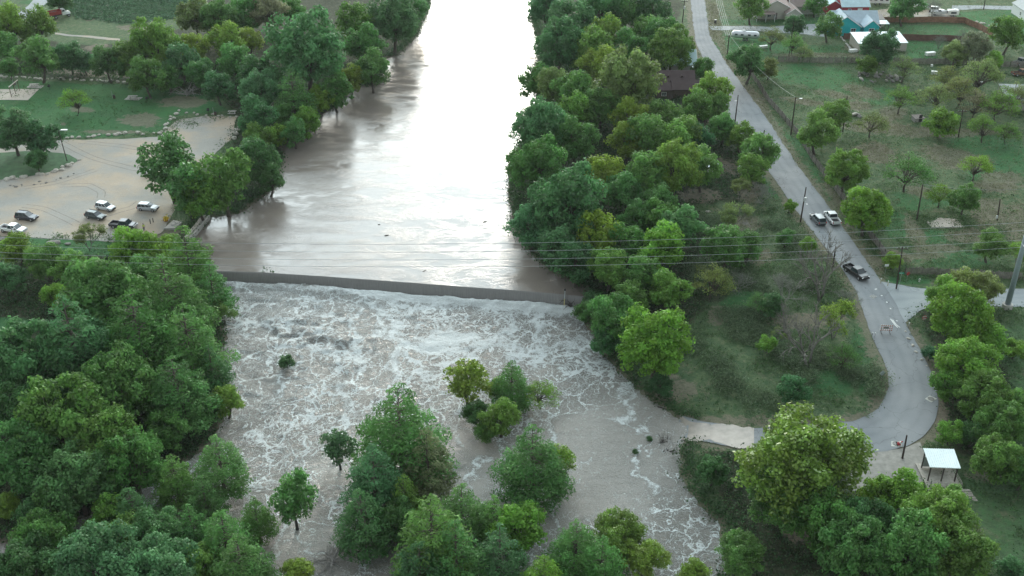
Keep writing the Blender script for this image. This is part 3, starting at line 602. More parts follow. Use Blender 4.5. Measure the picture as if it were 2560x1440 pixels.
def proto(key, kind, Rr, H, seed, mat=LEAF, dens=1.0, leaf=(.42, .28), barkm=BARK, **kw):
    rng = np.random.default_rng(seed); root = empty(kind, (0, 0, -500))
    C, Rc = [], []
    zb = kw.get('zb', .10); rc0 = kw.get('rc', .17) * Rr
    if kw.get('form') == 'cone':
        nl = kw.get('nl', 13)
        for i in range(nl):
            t_ = (i + .5) / nl; z = H * (.10 + .86 * t_); rr = Rr * (1 - t_) ** .62 * rng.uniform(.8, 1.08) + .25
            if t_ < .16: rr *= .8
            nb = max(3, int(rr * 2 * math.pi / (Rr * .42)))
            ph = rng.uniform(0, 6.28)
            for k in range(nb):
                a = ph + 6.283 * k / nb + rng.normal(0, .18); q = rng.uniform(.45, 1.0)
                C.append((rr * q * math.cos(a), rr * q * math.sin(a), z - rr * q * .10 + rng.normal(0, .25)))
                Rc.append(max(.5, rr * .27 * rng.uniform(.7, 1.3)))
        C.append((0, 0, H * .97)); Rc.append(.6)
        fl = .62
    elif kw.get('form') == 'airy':
        for i in range(kw.get('nc', 42)):
            a = rng.uniform(0, 6.283); q = math.sqrt(rng.uniform(.02, 1)); z = H * (.5 + .42 * (1 - q * q) * rng.uniform(.5, 1) + rng.normal(0, .05))
            C.append((Rr * .88 * q * math.cos(a), Rr * .88 * q * math.sin(a), z)); Rc.append(Rr * rng.uniform(.15, .27))
        fl = .5
    else:
        # a few main lobes, each carrying clumps on its outer side
        nlobe = kw.get('lobes', 7) + 4; lob = [((0, 0, H * .55), Rr * .58)]
        az_, ar_ = H * (1 - zb) * .5, Rr
        for i in range(nlobe):
            dz = 1 - 1.5 * (i + .5) / nlobe; a = 2.39996 * i + rng.normal(0, .3); sr = math.sqrt(max(0, 1 - dz * dz))
            lr = Rr * rng.uniform(.30, .46) * (1.0 if dz > -.1 else .85); q = rng.uniform(.55, .78)
            lob.append(((q * sr * ar_ * math.cos(a), q * sr * ar_ * math.sin(a), H * zb + az_ * (1 + dz * .72)), lr))
        for (lx, ly, lz), lr in lob:
            nn = int(max(7, 2.5 * (lr / rc0) ** 2))
            for k in range(nn):
                d = rng.normal(0, 1, 3) + .55 * np.array((lx, ly, (lz - H * .5))) / Rr; d /= np.linalg.norm(d)
                p = np.array((lx, ly, lz)) + d * lr * rng.uniform(.75, 1.08)
                if p[2] < H * zb * .6: p[2] = H * zb * .6 + rng.uniform(0, .6)
                C.append(tuple(p)); Rc.append(rc0 * rng.uniform(.5, 1.25))
        fl = .78
    C = np.array(C); Rc = np.array(Rc)
    rad = np.hypot(C[:, 0], C[:, 1]); kk = min(1, Rr * .93 / (np.percentile(rad + Rc, 96))); C[:, :2] *= kk
    zt = (C[:, 2] + Rc * fl).max(); C[:, 2] *= H / zt
    area = leaf[0] * leaf[1] * .5; n_per = np.maximum(14, (dens * 4 * math.pi * Rc ** 2 * fl * .62 / area)).astype(int)
    V, lv = clumps_to_leaves(rng, C, Rc, n_per, fl, leaf[0], leaf[1], up=kw.get('up', .4), jitn=kw.get('jitn', .5), droop=kw.get('droop', 0))
    cr = crown_obj('crown', V, lv, mat); cr.parent = root
    mb = MB(); tr = max(.10, Rr * .05) * kw.get('tk', 1)
    if kw.get('form') == 'cone':
        mb.tube([(0, 0, -1.5), (0, 0, H * .1), (.08, .05, H * .5), (0, 0, H * .95)], [tr * 1.5, tr * 1.1, tr * .6, .04], 7)
        for c in C[rng.permutation(len(C))[:int(len(C) * .7)]]:
            limb(mb, (0, 0, max(.4, c[2] - .3)), c, tr * .28, .025, rng, 3, .05, 4)
    else:
        lean = Vector((rng.normal(0, .04) * H, rng.normal(0, .04) * H, H * (.24 if kw.get('form') == 'airy' else .30)))
        mb.tube([(0, 0, -1.5), (0, 0, 0), tuple(lean * .5 + Vector((.1, 0, 0))), tuple(lean)], [tr * 1.7, tr * 1.35, tr, tr * .85], 8)
        idx = rng.permutation(len(C))[:kw.get('nlimb', 16)]
        for c in C[idx]:
            c = Vector(c); mid = lean.lerp(c, .5) + Vector((0, 0, .06 * H))
            p = limb(mb, lean, mid, tr * .62, tr * .30, rng, 3, .06); limb(mb, mid, c, tr * .30, .03, rng, 3, .08, 4)
            if kw.get('form') == 'airy':
                for _ in range(3):
                    e = c + Vector(rng.normal(0, Rr * .16, 3)); limb(mb, mid.lerp(c, .5), e, tr * .16, .02, rng, 3, .08, 4)
    mb.build('trunk', barkm, root, smooth=True)
    PROTO.setdefault(key, []).append((root, Rr, H)); return root
def bare_proto(key, kind, H, seed, barkm, spread=.5, depth=5, r0=.2, stems=1, leaves=0):
    rng = np.random.default_rng(seed); root = empty(kind, (0, 0, -500)); mb = MB(); tips = []
    def rec(p, d, ln, r, k):
        q = p + d * ln; mid = p.lerp(q, .5) + Vector(rng.normal(0, .06 * ln, 3))
        mb.tube([p, mid, q], [r, r * .85, r * .68], 6 if k > 2 else 4, cap=(k <= 1))
        if k == 0: tips.append(q); return
        for _ in range(3 if k > 1 else 2):
            a = Vector(rng.normal(0, 1, 3)); nd = (d + a * spread * .62 + Vector((0, 0, .12))).normalized()
            rec(q, nd, ln * rng.uniform(.6, .86), r * .62, k - 1)
    for s_ in range(stems):
        a = 6.28 * s_ / stems; rec(Vector((0, 0, -.3)), Vector((math.cos(a) * .35 * (stems > 1) + rng.normal(0, .08), math.sin(a) * .35 * (stems > 1), 1)).normalized(), H * .30, r0, depth - 1)
    mx = max(v[2] for v in mb.v); k = H / mx; mb.v = [(x * k, y * k, z * k) for x, y, z in mb.v]
    rr = max(math.hypot(v[0], v[1]) for v in mb.v) * .85
    mb.build('branches', barkm, root, smooth=True)
    if leaves:
        P = np.array([tuple(t_ * k) for t_ in tips]); P = P[rng.permutation(len(P))[:int(len(P) * leaves)]]
        P = (P[:, None] + rng.normal(0, .28, (len(P), 26, 3))).reshape(-1, 3)
        V, lv = cards(rng, P, np.tile((0, 0, .6), (len(P), 1)).astype(float), .26, .16, .8); crown_obj('crown', V, lv, LEAF).parent = root
    PROTO.setdefault(key, []).append((root, rr, H))
for s in range(3):
    proto('s', 'broadleaf_tree', 3.2, 6.2, 100 + s, leaf=(.34, .24), dens=.95, lobes=5, rc=.24)
    proto('m', 'broadleaf_tree', 5.0, 9.4, 110 + s, leaf=(.46, .31), dens=.95, lobes=6, rc=.19)
    proto('l', 'broadleaf_tree', 8.0, 14.5, 120 + s, leaf=(.56, .38), dens=.95, lobes=8, rc=.145)
    proto('c', 'cypress_tree', 4.6, 13.5, 130 + s, form='cone', leaf=(.50, .18), dens=.72, droop=.8, jitn=.7, up=.5)
    proto('a', 'mesquite_tree', 4.2, 6.2, 140 + s, form='airy', leaf=(.30, .13), dens=.42, jitn=.8, tk=.7, nlimb=26)
    proto('b', 'shrub', 1.7, 2.5, 150 + s, leaf=(.28, .18), dens=.8, lobes=4, rc=.3, zb=.02)
for s in range(2):
    proto('C', 'cypress_tree', 7.2, 17.5, 160 + s, form='cone', nl=16, leaf=(.60, .20), dens=.72, droop=.9, jitn=.7, up=.5)
    proto('g', 'pecan_tree', 8.0, 14.0, 170 + s, mat=LEAFG, leaf=(.40, .30), dens=.95, lobes=9, rc=.13, jitn=.8)
    proto('p', 'sycamore_tree', 3.8, 9.0, 180 + s, mat=LEAFG, leaf=(.42, .34), dens=.62, lobes=9, rc=.19, zb=.05, jitn=.8, barkm=BARKD)
    bare_proto('x', 'dead_tree', 9.0, 190 + s, BARKP, .62, 6, .24, stems=2)
    bare_proto('y', 'thin_leaved_tree', 7.5, 200 + s, BARKP, .55, 6, .16, stems=2, leaves=.7)
    bare_proto('z', 'grey_brush_tree', 5.5, 210 + s, M('lichen_bark', (.20, .215, .18), .95, var=.3), .75, 7, .11, stems=3)
QH = dict(s=1.8, m=1.85, l=1.92, c=2.7, C=2.35, a=1.5, b=1.35, g=1.65, p=2.6, x=1.9, y=1.7, z=1.35)
PAL = dict(B=(.076, .212, .092), G=(.080, .218, .066), Y=(.150, .275, .050), D=(.060, .170, .070), O=(.150, .238, .088), K=(.122, .285, .048), S=(.16, .21, .13), T=(.052, .168, .084), M_=(.104, .245, .062))
TREES = r'''
# far left
m D 148 -4 34|round dark oak standing over the red dump truck
m Y 22 62 44|yellow-green tree at the left edge below the far road
m M 92 64 40|bright rounded tree beside the far left road end
m G 8 118 34|green tree at the left edge above the park lawn
m G 94 138 48|dense mid green tree in the park's back hedge
s B 172 138 34|blue-green small tree in the park's back hedge
s G 22 168 22|low green shrub tree at the left edge of the park lawn
s B 210 150 26|thin grey-green tree in the hedge behind the swings
m D 268 152 38|dark blue-green tree between hedge and big bright tree
m M 322 140 40|round green tree left of the tallest park-side tree
l M 388 110 62|tall bright green tree rising over the park hedge
m G 366 182 44|leaning pale-trunked tree at the back of the park lawn
m B 452 150 40|bluish tree right of the tall park-side tree
m O 486 36 44|hazy olive tree at the edge of the far crop field
m G 548 44 46|hazy green tree behind the wood beside the crop field
m G 606 30 44|dark hazy tree at the top edge of the left wood
m S 668 26 44|greyish half bare tree at the top of the left wood
m G 724 20 42|green tree top between the grey tree and the river trees
m Y 486 122 34|yellow-green tree in the middle of the left wood
m Y 566 100 42|yellow-topped tree upper middle of the left wood
m G 590 150 42|green tree left of the big blue-green river tree
m Y 622 102 30|small bright yellow-green crown in the left wood
s G 420 190 30|low green tree above the fallen branch on the lawn
m D 545 212 36|dark drooping tree at the corner of the park lawn
m G 500 180 34|shaded green tree behind the dark drooping tree
m D 640 180 46|dark tree in front of the left wood's centre
l B 762 118 104|largest blue-green spreading tree on the left bank
m M 890 58 44|pale topped tree behind the left bank river trees
m G 908 108 46|rounded green tree right of the big blue-green tree
l B 982 52 66|blue-green river tree leaning over the far left bank
m B 1020 18 54|river tree at the top edge of the left bank
m G 930 172 42|dense tree at the bank below the leaning river tree
m Y 876 196 34|yellow-flecked tree on the left bank point
m G 838 224 40|vine draped green tree at the left bank waterline
m Y 800 250 30|small yellow-green tree left of the vine draped one
l B 650 226 52|dark teal tree beside the left bank cypress
c G 732 232 50|pointed conical cypress on the left bank
m B 638 286 46|teal tree at the end of the gravel lot
m K 765 300 34|bright bushy tree at the waterline below the cypress
s K 690 336 28|light green round bush tree beside the gravel lot end
s M 640 342 30|leafy green bush behind the gravel lot rocks
m G 736 330 30|dark green bush tree touching the river
m D 642 402 48|dark tree above the boat ramp cove
m D 672 440 38|dark bushy tree overhanging the river cove
p G 420 405 66|ragged dark-leaved tree hiding the white car
m M 560 452 66|rounded olive green tree beside the boat ramp wall
m M 500 488 52|lower olive crown merging over the boat ramp corner
p G 468 466 56|dark leafy crown right of the silver crossover
# left park oak
l D 30 322 62|dark spreading oak at the left edge of the lot
m D 104 344 50|right hand dark oak beside the lamp post
s D 92 400 28|low dark bush on the grassy island
a K 186 250 44|small leaning yellow-green sapling on the park lawn
# lower left mass
s Y 42 614 40|yellow-green shrubby tree below the white pickup
m D 20 688 40|dark blue-green tree at the left edge below the lot
m M 112 650 44|mid green tree left below the lot edge
y O 218 592 40|thin airy tree in front of the black pickup
m M 175 668 46|green tree under the airy roadside tree
s K 140 742 34|bright lime crown above the shaded lawn
m G 238 690 44|green tree left of the big cypress crown
m K 332 620 52|bright green crown just below the black pickup
m K 402 640 56|bright layered crown beside the ramp wall
c G 470 652 62|feathery cypress leaning toward the weir end
m G 360 690 56|shaded crown under the bright ramp-side tree
l G 262 745 96|broad cypress crown upper left of the big mass
C G 420 740 92|tall cypress crown at the left end of the weir
c G 530 712 52|sparse feathery cypress overhanging the weir's left end
y M 556 778 42|thin yellow-green branches over the white water
C B 180 850 104|massive blue-green cypress left of the rapids
C G 345 830 100|massive cypress in the centre of the left mass
C G 470 850 88|cypress facing the rapids below the weir
l B 70 900 92|blue-green crown at the left edge mid height
l G 290 960 84|shaded crown under the massive cypresses
C G 440 960 84|dark cypress overhanging the left rapids edge
m Y 566 1000 42|yellow-green tree at the rapids' left edge
c B 530 925 46|narrow cypress beside the rapids left edge
l D 60 1010 70|dark crown behind the round green crown
l M 150 1048 96|round bright green crown with pale dead twigs
l M 250 1100 84|second round crown right of the dead twigs
l G 60 1140 80|green crown at the left edge low down
l G 330 1150 74|soft green crown above the small cypresses
l B 190 1190 80|blue-green crown in the lower left mass
c G 436 1190 52|slim cypress with bare lower trunk in brown water
c G 548 1150 62|open cypress at the lower left water edge
c G 510 1235 50|dark cypress standing in the shaded backwater
g Y 18 1262 40|yellow-green leafy tree at the left edge
m D 90 1290 52|dark low crown near the backwater
m M 270 1285 52|bright rounded cypress crown in lower left
m M 320 1335 50|small bright crown beside the blue-green one
l B 400 1330 62|pale blue-green crown near the bottom
l B 250 1410 88|largest pale blue-green crown at the bottom edge
l B 400 1420 80|pale blue-green crown right at the bottom edge
c G 560 1335 62|bright layered cypress left of the channel
C G 600 1400 76|wide cypress at the bottom left of the channel
c G 640 1290 42|small cypress reaching over the left channel
m Y 10 1420 30|yellow-green crown at the bottom left corner
l D 70 1420 70|dark shaded crown in the bottom left corner
m G 150 1240 60|soft green crown left of the brown backwater
c B 330 1270 50|small bluish cypress at the backwater's edge
x S 232 1000 26|pale dead twigs poking out above the round green crown
l G 110 1345 66|green crown between the dark low crown and pale ones
m M 500 1408 58|leafy green crown at the bottom edge beside the pale crowns
c G 478 1310 46|slender cypress between the backwater and the channel
m G 420 1075 50|shaded crown linking the massive cypresses to the small ones
s D 1480 752 30|dark bush spilling over the right end of the weir
c M 1235 1290 50|mid green cypress closing the gap at the bottom centre
c G 1505 1405 56|dark cypress between the open one and the sycamores
c D 1050 1415 60|dark cypress at the bottom edge below the island group
s G 1464 778 32|leafy bush at the water's edge just below the weir's right end
# trees in the river
b D 716 902 24|single leafy bush breaking the rapids
p G 734 1250 56|lone dark leafy tree standing in the left channel
s Y 742 1425 42|yellow-green bush at the bottom edge in the channel
p D 846 1118 40|dark narrow tree left of the big midstream cypress
C G 1000 1068 104|tallest midstream cypress in the rapids
c S 1068 1150 62|brownish thinning cypress behind the island group
c B 936 1200 70|blue-green cypress left of the island group
c D 905 1300 62|dark lower cypress on the left side of the island
c M 1010 1240 52|small bright cypress inside the island group
c M 1080 1330 86|light green cypress at the bottom of the island
c G 1155 1270 58|cypress on the right side of the island group
c G 1140 1380 72|loose cypress at the bottom right of the island
l D 985 1300 60|shaded crown deep in the island group
p Y 1168 950 50|left sycamore of the small midstream stand
s D 1188 1030 34|dark bush at the foot of the left sycamore
c G 1280 955 46|dark pointed cypress of the small midstream stand
s Y 1240 968 30|yellow-green crown between sycamore and pointed cypress
m M 1252 1042 54|rounded willow in front of the small midstream stand
a K 1352 982 52|airy bright willow on the right of the midstream stand
s M 1215 1075 30|low willow branches dipping in the rapids
C G 1330 1150 84|big cypress left of the right channel
p Y 1398 1150 36|yellow edged tree at the right channel
m K 1298 1318 70|bright lumpy crown at the bottom centre
c D 1250 1385 60|dark cypress under the bright lumpy crown
C G 1440 1362 66|open dark cypress in the lower right channel
g Y 1548 1340 70|left leafy sycamore at the bottom of the right channel
g Y 1608 1390 62|right leafy sycamore at the bottom of the right channel
c K 1360 1440 56|pale cypress tops at the bottom centre edge
s Y 1738 1428 40|yellow-green bush at the bottom right channel edge
g G 1852 1385 62|round glossy tree at the bottom beside the grassy bank
b D 1624 1096 9|small green tuft in the right channel
b D 1588 1128 9|second small tuft nearer the cypress in the channel
# right bank below the weir
l K 1636 862 98|large lone bright round tree on the right bank
l G 1540 790 74|dark green tree at the right end of the weir
m B 1512 850 44|bluish shaded tree between weir tree and bright tree
m D 1652 958 34|dark low bush at the foot of the bright round tree
m M 1580 742 50|olive crown behind the weir's right end
m M 1668 722 56|broad olive crown above the bright round tree
a O 1780 706 58|sparse grey-olive tree on the rough slope
m G 1850 640 0|skip
z S 1962 716 66|tangled grey lichen covered thicket beside the road
x S 2030 828 92|bleached dead tree with forked white trunk
y Y 2090 795 62|nearly bare tree with yellow leaves on top
x S 2062 664 88|bare grey tree leaning toward the black pickup
a G 2108 892 46|soft olive bush inside the road bend
s K 1918 858 26|small bright sapling on the rough slope
y O 1950 838 24|twiggy little tree left of the dead white tree
m T 1985 968 44|dark teal tree above the biggest bottom tree
a G 1900 760 40|low sparse tree on the upper rough slope
s D 1930 760 36|dark bush under the grey thicket
z S 2120 740 40|grey thicket tree at the road edge opposite the side road
x S 1965 790 44|small bleached skeleton tree left of the dead white tree
z S 1850 700 44|low grey brush tree on the upper slope
y O 1830 545 44|sparse twiggy tree in the clearing by the power lines
# huge lower right
g Y 2014 1140 168|biggest yellow-green tree left of the flooded road end
m D 1782 1175 44|dark teal bushy tree at the end of the flooded road
g G 1960 1240 100|lower left part tree of the big group, darker
l G 2080 1290 84|dark olive tree below the biggest tree
m K 2248 1222 62|bright green tree left of the white roofed shelter
m K 2190 1235 44|smaller bright crown left of the shelter tree
z S 2165 1275 40|grey twiggy tree among the bottom right crowns
l M 2340 1300 88|yellow-green crown below the shelter
l M 2395 1370 84|outer right crown of the bottom right group
l G 2260 1370 92|green crown at the bottom of the right group
l G 2130 1370 84|shaded crown at the bottom right group's left side
y O 2112 1400 46|twiggy pale bush at the bottom right edge
l D 2180 1320 76|dark crown inside the bottom right group
m B 2535 1425 40|pale teal crown in the bottom right corner
s M 2385 1250 36|small yellow crown right beside the shelter
# right of the road bend
l K 2402 790 84|bright tree at the side road corner
m K 2360 730 50|bright crown touching the side road
m O 2400 704 50|olive bush behind the bright corner tree
m O 2462 716 48|brownish olive bush left of the steel pole
m K 2470 850 56|bright crown below the steel pole
l K 2420 905 80|bright lumpy tree right of the road bend
m M 2370 960 46|green crown at the outer edge of the road bend
l M 2460 985 72|mid green tree behind the bend trees
m T 2325 880 22|dark teal bush by the road bend guard stones
s K 2376 1080 36|small bright bush tree above the shelter
l G 2500 1060 70|shaded tree on the right edge above the shelter
m M 2548 1010 46|green tree at the right edge mid height
l M 2500 1140 68|olive green tree on the right of the shelter
m G 2556 1180 44|green tree at the right edge below the olive one
m D 2430 1080 40|dark bush between shelter and right edge trees
s K 2538 870 30|small yellow-green sapling on the shaded lawn
y K 2546 640 36|yellow-green tree behind the steel pole
# right bank above the weir
m B 1368 16 46|blue-green tree at the top of the right bank
m B 1425 50 52|blue-green crown top right bank second from the water
l B 1500 18 60|tall blue-green crown at the top edge of the right bank
m G 1570 26 46|green crown at the top edge right of the blue-green ones
m D 1632 30 44|dark teal tree near the roadside clearing at the top
l B 1400 112 66|large blue-green tree on the right bank upper stretch
m Y 1512 84 44|bright yellow topped tree in the right bank wood
m M 1478 130 48|green tree left below the yellow topped one
m G 1570 112 40|greyish green crown right of the yellow topped tree
m M 1615 76 40|mid green crown below the roadside clearing
m G 1655 92 42|green crown left of the big roadside tree
l M 1680 118 58|big dark-leaved tree shading the pale blue roof
s G 1758 170 28|small tree between pale blue roof and road
l O 1570 196 88|large grey-green domed tree left of the brown roof
m Y 1500 160 46|yellow-green crown behind the grey-green dome
m G 1342 196 40|bushy tree at the water on the right bank narrows
m O 1386 218 42|olive brush at the right bank waterline
m G 1440 228 52|dark green crown left of the grey-green dome
m M 1432 284 44|bright small crowned tree below the narrows
m G 1500 268 44|shaded crown at the foot of the grey-green dome
m Y 1784 222 50|yellow-green leafy tree hiding the brown roof's corner
m M 1742 266 46|rounded tree in front of the brown roof
m M 1655 294 48|green crown below the brown roof
m Y 1580 296 54|yellow-green crown below the domed tree
m M 1792 262 36|roadside green crown beside the leaning pole
m G 1620 340 52|green crown in the centre of the right bank wood
m Y 1570 346 44|bright crown in the centre of the right bank wood
m M 1675 350 50|mid green crown right of the wood's centre
m M 1720 330 40|pale green crown near the old sheds
s T 1750 345 32|dark teal tree left of the leaning roadside pole
m G 1808 318 36|olive tree right against the road
m M 1852 340 32|small roadside tree before the second pole
m M 1900 372 46|spreading tree overhanging the road edge
l B 1352 322 70|big bluish tree where the right bank bulges
l G 1342 404 78|rounded dense tree on the right bank bulge
m G 1440 350 48|shaded crown behind the bulge trees
m M 1298 470 0|skip
l B 1418 500 100|largest feathery blue-green tree on the right bank
m B 1330 560 52|drooping blue-green branches over the water
m B 1400 610 56|lower tier of blue-green foliage above the weir
m Y 1512 440 48|yellow-green crown behind the largest feathery tree
m G 1560 480 46|dark yellow-green crown right of the feathery tree
l Y 1690 420 66|largest bright green crown of the right bank wood
m M 1620 440 50|green crown left of the largest bright crown
m M 1756 420 44|mid green crown left of the old sheds
m G 1650 500 44|shaded crown under the largest bright crown
m Y 1496 590 52|yellow-green tree below the feathery tree
m G 1560 600 48|green tree above the power lines
m K 1658 612 54|bright tree crossed by the power lines
s G 1645 545 40|round dark green crown above the power lines
m B 1700 560 52|blue-green shrub mass by the rough clearing
m G 1590 540 40|shadowy crown in the middle of the bank wood
m M 1520 668 48|green tree above the weir's right abutment
m D 1440 650 52|dark bush at the right bank near the weir
m G 1610 680 46|green crown under the lowest power line
m G 1812 612 52|round tree standing on the rough clearing
s G 1870 610 36|low green tree near the roadside
s G 1965 592 26|small dark tree at the road edge by the pole
s K 2022 610 24|bright bush under the roadside pole
y O 1852 470 32|slender dark-trunked tree in the clearing
z S 1905 480 44|bare grey multi-stemmed tree in the clearing
m M 1880 420 36|small crown beside the pale shed
x S 1716 470 20|small bleached dead tree at the wood's edge
m M 1900 540 0|skip
s K 1975 515 18|little sapling at the roadside verge
# beyond the road, yards
m M 1880 12 34|garden tree at the top near the trailer yard
s D 1988 62 28|small dark street tree in the turquoise house yard
m G 2072 66 36|tidy garden tree left of the turquoise house
m D 1872 150 42|dark tree beside the picket fence corner
a O 1930 92 38|pale airy tree in the front yard
a M 1985 110 34|yellowish airy yard tree behind the fence
s O 1922 168 30|pale shrub tree inside the fence corner
a O 2008 130 28|small pale yard tree nearest the turquoise house
m G 2040 8 32|green tree right of the white camper
m G 2262 14 46|tall tree behind the brown board fence
z S 2335 16 36|grey leafless tree beside the junk cars
l D 2200 112 50|dark tree in front of the white metal roof
s M 2168 158 28|round tree at the picket fence's right end
a O 2262 168 38|leaning umbrella shaped mesquite by the rubble pile
z S 2350 100 30|bare white branched tree by the board fence
z S 2412 92 34|bleached tree at the board fence corner
m O 2390 128 34|pale olive tree right of the back yard
m M 2520 84 48|green tree at the right edge near the white house
m M 2545 60 0|skip
s K 2484 150 26|bright round shrub in the scrub belt
m S 2440 120 40|greyish scrub tree in the scrub belt
a O 2450 190 52|wide olive mesquite in the right scrub
a O 2368 192 36|mesquite beside the white junk pile
a O 2400 226 44|mesquite in the middle of the right scrub
m O 2500 226 0|skip
a M 2252 246 38|low mesquite left of the forked stump
a O 2340 236 44|sparse mesquite above the bright round one
s K 2354 300 44|bright round mesquite on a single trunk
a O 2180 306 38|tall thin sparse tree in the open lot
m M 2084 290 48|rear one of two dense trees by the fence
m M 2044 328 56|front one of two dense trees by the fence
a S 2440 258 42|grey-green mesquite near the right tin roof
a M 2500 262 46|olive mesquite near the right edge
a M 2462 320 36|young mesquite beside the dirt track
a O 2540 240 40|pale mesquite at the right edge
a M 2520 330 30|small mesquite at the right edge below the track
l M 2114 428 56|dense rounded roadside tree in the middle lot
a G 2270 424 66|flat topped mesquite casting shade in the open lot
l K 2168 520 66|bright round roadside tree ahead of the white truck
a K 2440 414 46|tall yellow-green mesquite by the dark stump pole
a K 2352 486 40|left bright half of the forked mesquite
l M 2412 496 38|right dark half of the forked mesquite
m M 2476 610 46|round mesquite above the lower fence
s Y 2232 650 24|yellow-green bush around the street sign pole
m G 2575 480 0|skip
s G 2100 380 0|skip
'''
NAMES_M = {}
def put_tree(key, colk, u, v, rpx, label, idx):
    pr = PROTO[key][idx % len(PROTO[key])]; root, Rp, Hp = pr
    q = QH[key]
    if key in 'lmsg': rpx *= 1.10
    if key in 'cC': rpx *= 1.36; q *= .86
    if 800 < u < 1660 and v > 900: rpx *= 1.03
    if key == 'p': rpx *= 1.2
    if rpx > 150 and key == 'g': q *= 1.0
    if key in 'ax': rpx *= (1.3 if u > 2150 and v < 360 and key == 'a' else 1.1)
    if key in 'lms':
        if (u < 1100 and 20 < v < 640 and not (u < 150 and v > 250)) or (1260 < u < 1920 and v < 720): rpx *= (1.0 if key == 'l' or (1560 < u < 1840 and 120 < v < 300) else 1.18); q *= 1.12
        elif u < 600 and v > 600: rpx *= (1.22 if key == 'l' else 1.12); q *= 1.06
        elif u > 1900 and v > 1150: rpx *= 1.08; q *= 1.1
    r = rpx / px_at(v + 25)
    rj = random.Random(idx * 7 + 1)
    for _ in range(6):
        h = r * q; p = at(u, v, h * .56); w = p.y * cP - (p.z - CAM_H) * sP; r = rpx * w / F
    h = r * q * rj.uniform(.93, 1.07); x, y = p.x, p.y
    o = copy_tree(root); o.location = (x, y, ground(x, y) - .05); o.scale = (r / Rp, r / Rp, h / Hp); o.rotation_euler = (0, 0, rj.uniform(0, 6.28))
    c = PAL['M_' if colk == 'M' else colk]; c = (c[0] * 1.22, c[1] * 1.06, c[2] * .90); k = rj.uniform(.88, 1.14); col = (c[0] * k * rj.uniform(.9, 1.12), c[1] * k, c[2] * k * rj.uniform(.85, 1.15), 1)
    for ch in o.children:
        ch.color = col
    cat = 'shrub' if key == 'b' else 'tree'
    grp = None
    tag(o, label, cat, grp)
    return o
_i = 0
for ln in TREES.strip().splitlines():
    if ln.startswith('#') or not ln.strip(): continue
    a, lab = ln.split('|'); k, c, u, v, r = a.split(); _i += 1
    if float(r) < 1: continue
    put_tree(k, c, float(u), float(v), float(r), lab, _i)
for lst in PROTO.values():
    for root, _, _ in lst:
        for ch in list(root.children): bpy.data.objects.remove(ch)
        bpy.data.objects.remove(root)

# ------------------------------------------------------------------ ground cover nobody could count
def scatter_field(name, weight, n, hrange, wid, per, spread, cols, label, mat, seed, jn=.8, upn=.2):
    rng = np.random.default_rng(seed)
    Wt = weight.ravel().clip(0); inside = (PU.ravel() > -60) & (PU.ravel() < 2620) & (PV.ravel() > -40) & (PV.ravel() < 1500)
    cell = np.outer(np.gradient(ys), np.gradient(xs)).ravel()
    Wt = Wt * inside * cell * 1.0; Wt = Wt / Wt.sum()
    id_ = rng.choice(len(Wt), n, p=Wt); X = GX.ravel()[id_] + rng.uniform(-.5, .5, n); Y = GY.ravel()[id_] + rng.uniform(-.5, .5, n)
    h = rng.uniform(*hrange, n); X = (X[:, None] + rng.normal(0, spread, (n, per)) * h[:, None]).ravel(); Y = (Y[:, None] + rng.normal(0, spread, (n, per)) * h[:, None]).ravel()
    hh = (h[:, None] * rng.uniform(.25, .9, (n, per))).ravel(); Z = hgt(X, Y) + hh
    P = np.stack([X, Y, Z], 1); D = np.tile((0, 0, upn), (len(P), 1)).astype(float)
    V, lv = cards(rng, P, D, wid[0], wid[1], jn)
    o = crown_obj(name, V, lv, mat); o.color = (*cols, 1); tag(o, label, None, None, 'stuff'); return o
land = (dw_ < -.3)
wildw = land * (1 - lawn) * (1 - dirt * .95) * (1 - crop) * (.25 + litter) * (PV > 160)
inlot = np.maximum(pol([(-60, 362), (400, 340), (592, 290), (440, 520), (400, 592), (-60, 592)], .5, 0), np.maximum.reduce([pol([(RL[i], RR[min(i, len(RR) - 1)])[k] for i, k in ()] or [(1700, 0), (1701, 0), (1700, 1)], 1, 0)]))
_roadpoly = [tuple(at(*p)[:2]) for p in RL] + [tuple(at(*p)[:2]) for p in RR[::-1]]
onroad = sstep(-1.0, .2, sdf(GX, GY, _roadpoly)); side = pol([(2180, 700), (2640, 722), (2640, 770), (2300, 772), (2262, 815)], .5, 0); drive = pol([(2110, 1150), (2300, 1110), (2330, 1190), (2290, 1220), (2110, 1230)], .5, 0)
free = (1 - np.maximum.reduce([inlot, onroad, side, drive]))
scatter_field('undergrowth', wildw * free * (litter + .05), 16000, (.4, 1.6), (.38, .26), 8, .5, (.045, .095, .040), 'dense brush and saplings under the trees of both banks', LEAF, 5)
scatter_field('rough_grass', land * (1 - lawn * .7) * (1 - dirt) * (1 - crop) * free * (1 - litter * .8) * (PV > 120) * (.15 + sstep(.45, .6, fbm(GX / 4, GY / 4, 4, 71))) * (1 + 2.5 * (PV > 520)), 26000, (.10, .75), (.34, .14), 6, 1.1, (.085, .155, .062), 'tufts of rough grass and weeds on the open ground', LEAF, 6, jn=.9)
scatter_field('scrub', pol([(1740, 560), (1900, 500), (2030, 620), (2140, 780), (2200, 960), (2120, 1040), (1900, 1050), (1700, 1000), (1700, 860)], 2, 6) * sstep(.5, .64, fbm(GX / 6, GY / 6, 4, 91)) * free * land, 5200, (.5, 2.0), (.40, .12), 12, .45, (.12, .175, .095), 'tangled scrub and tall weeds filling the slope inside the road bend', LEAF, 9, jn=.9)
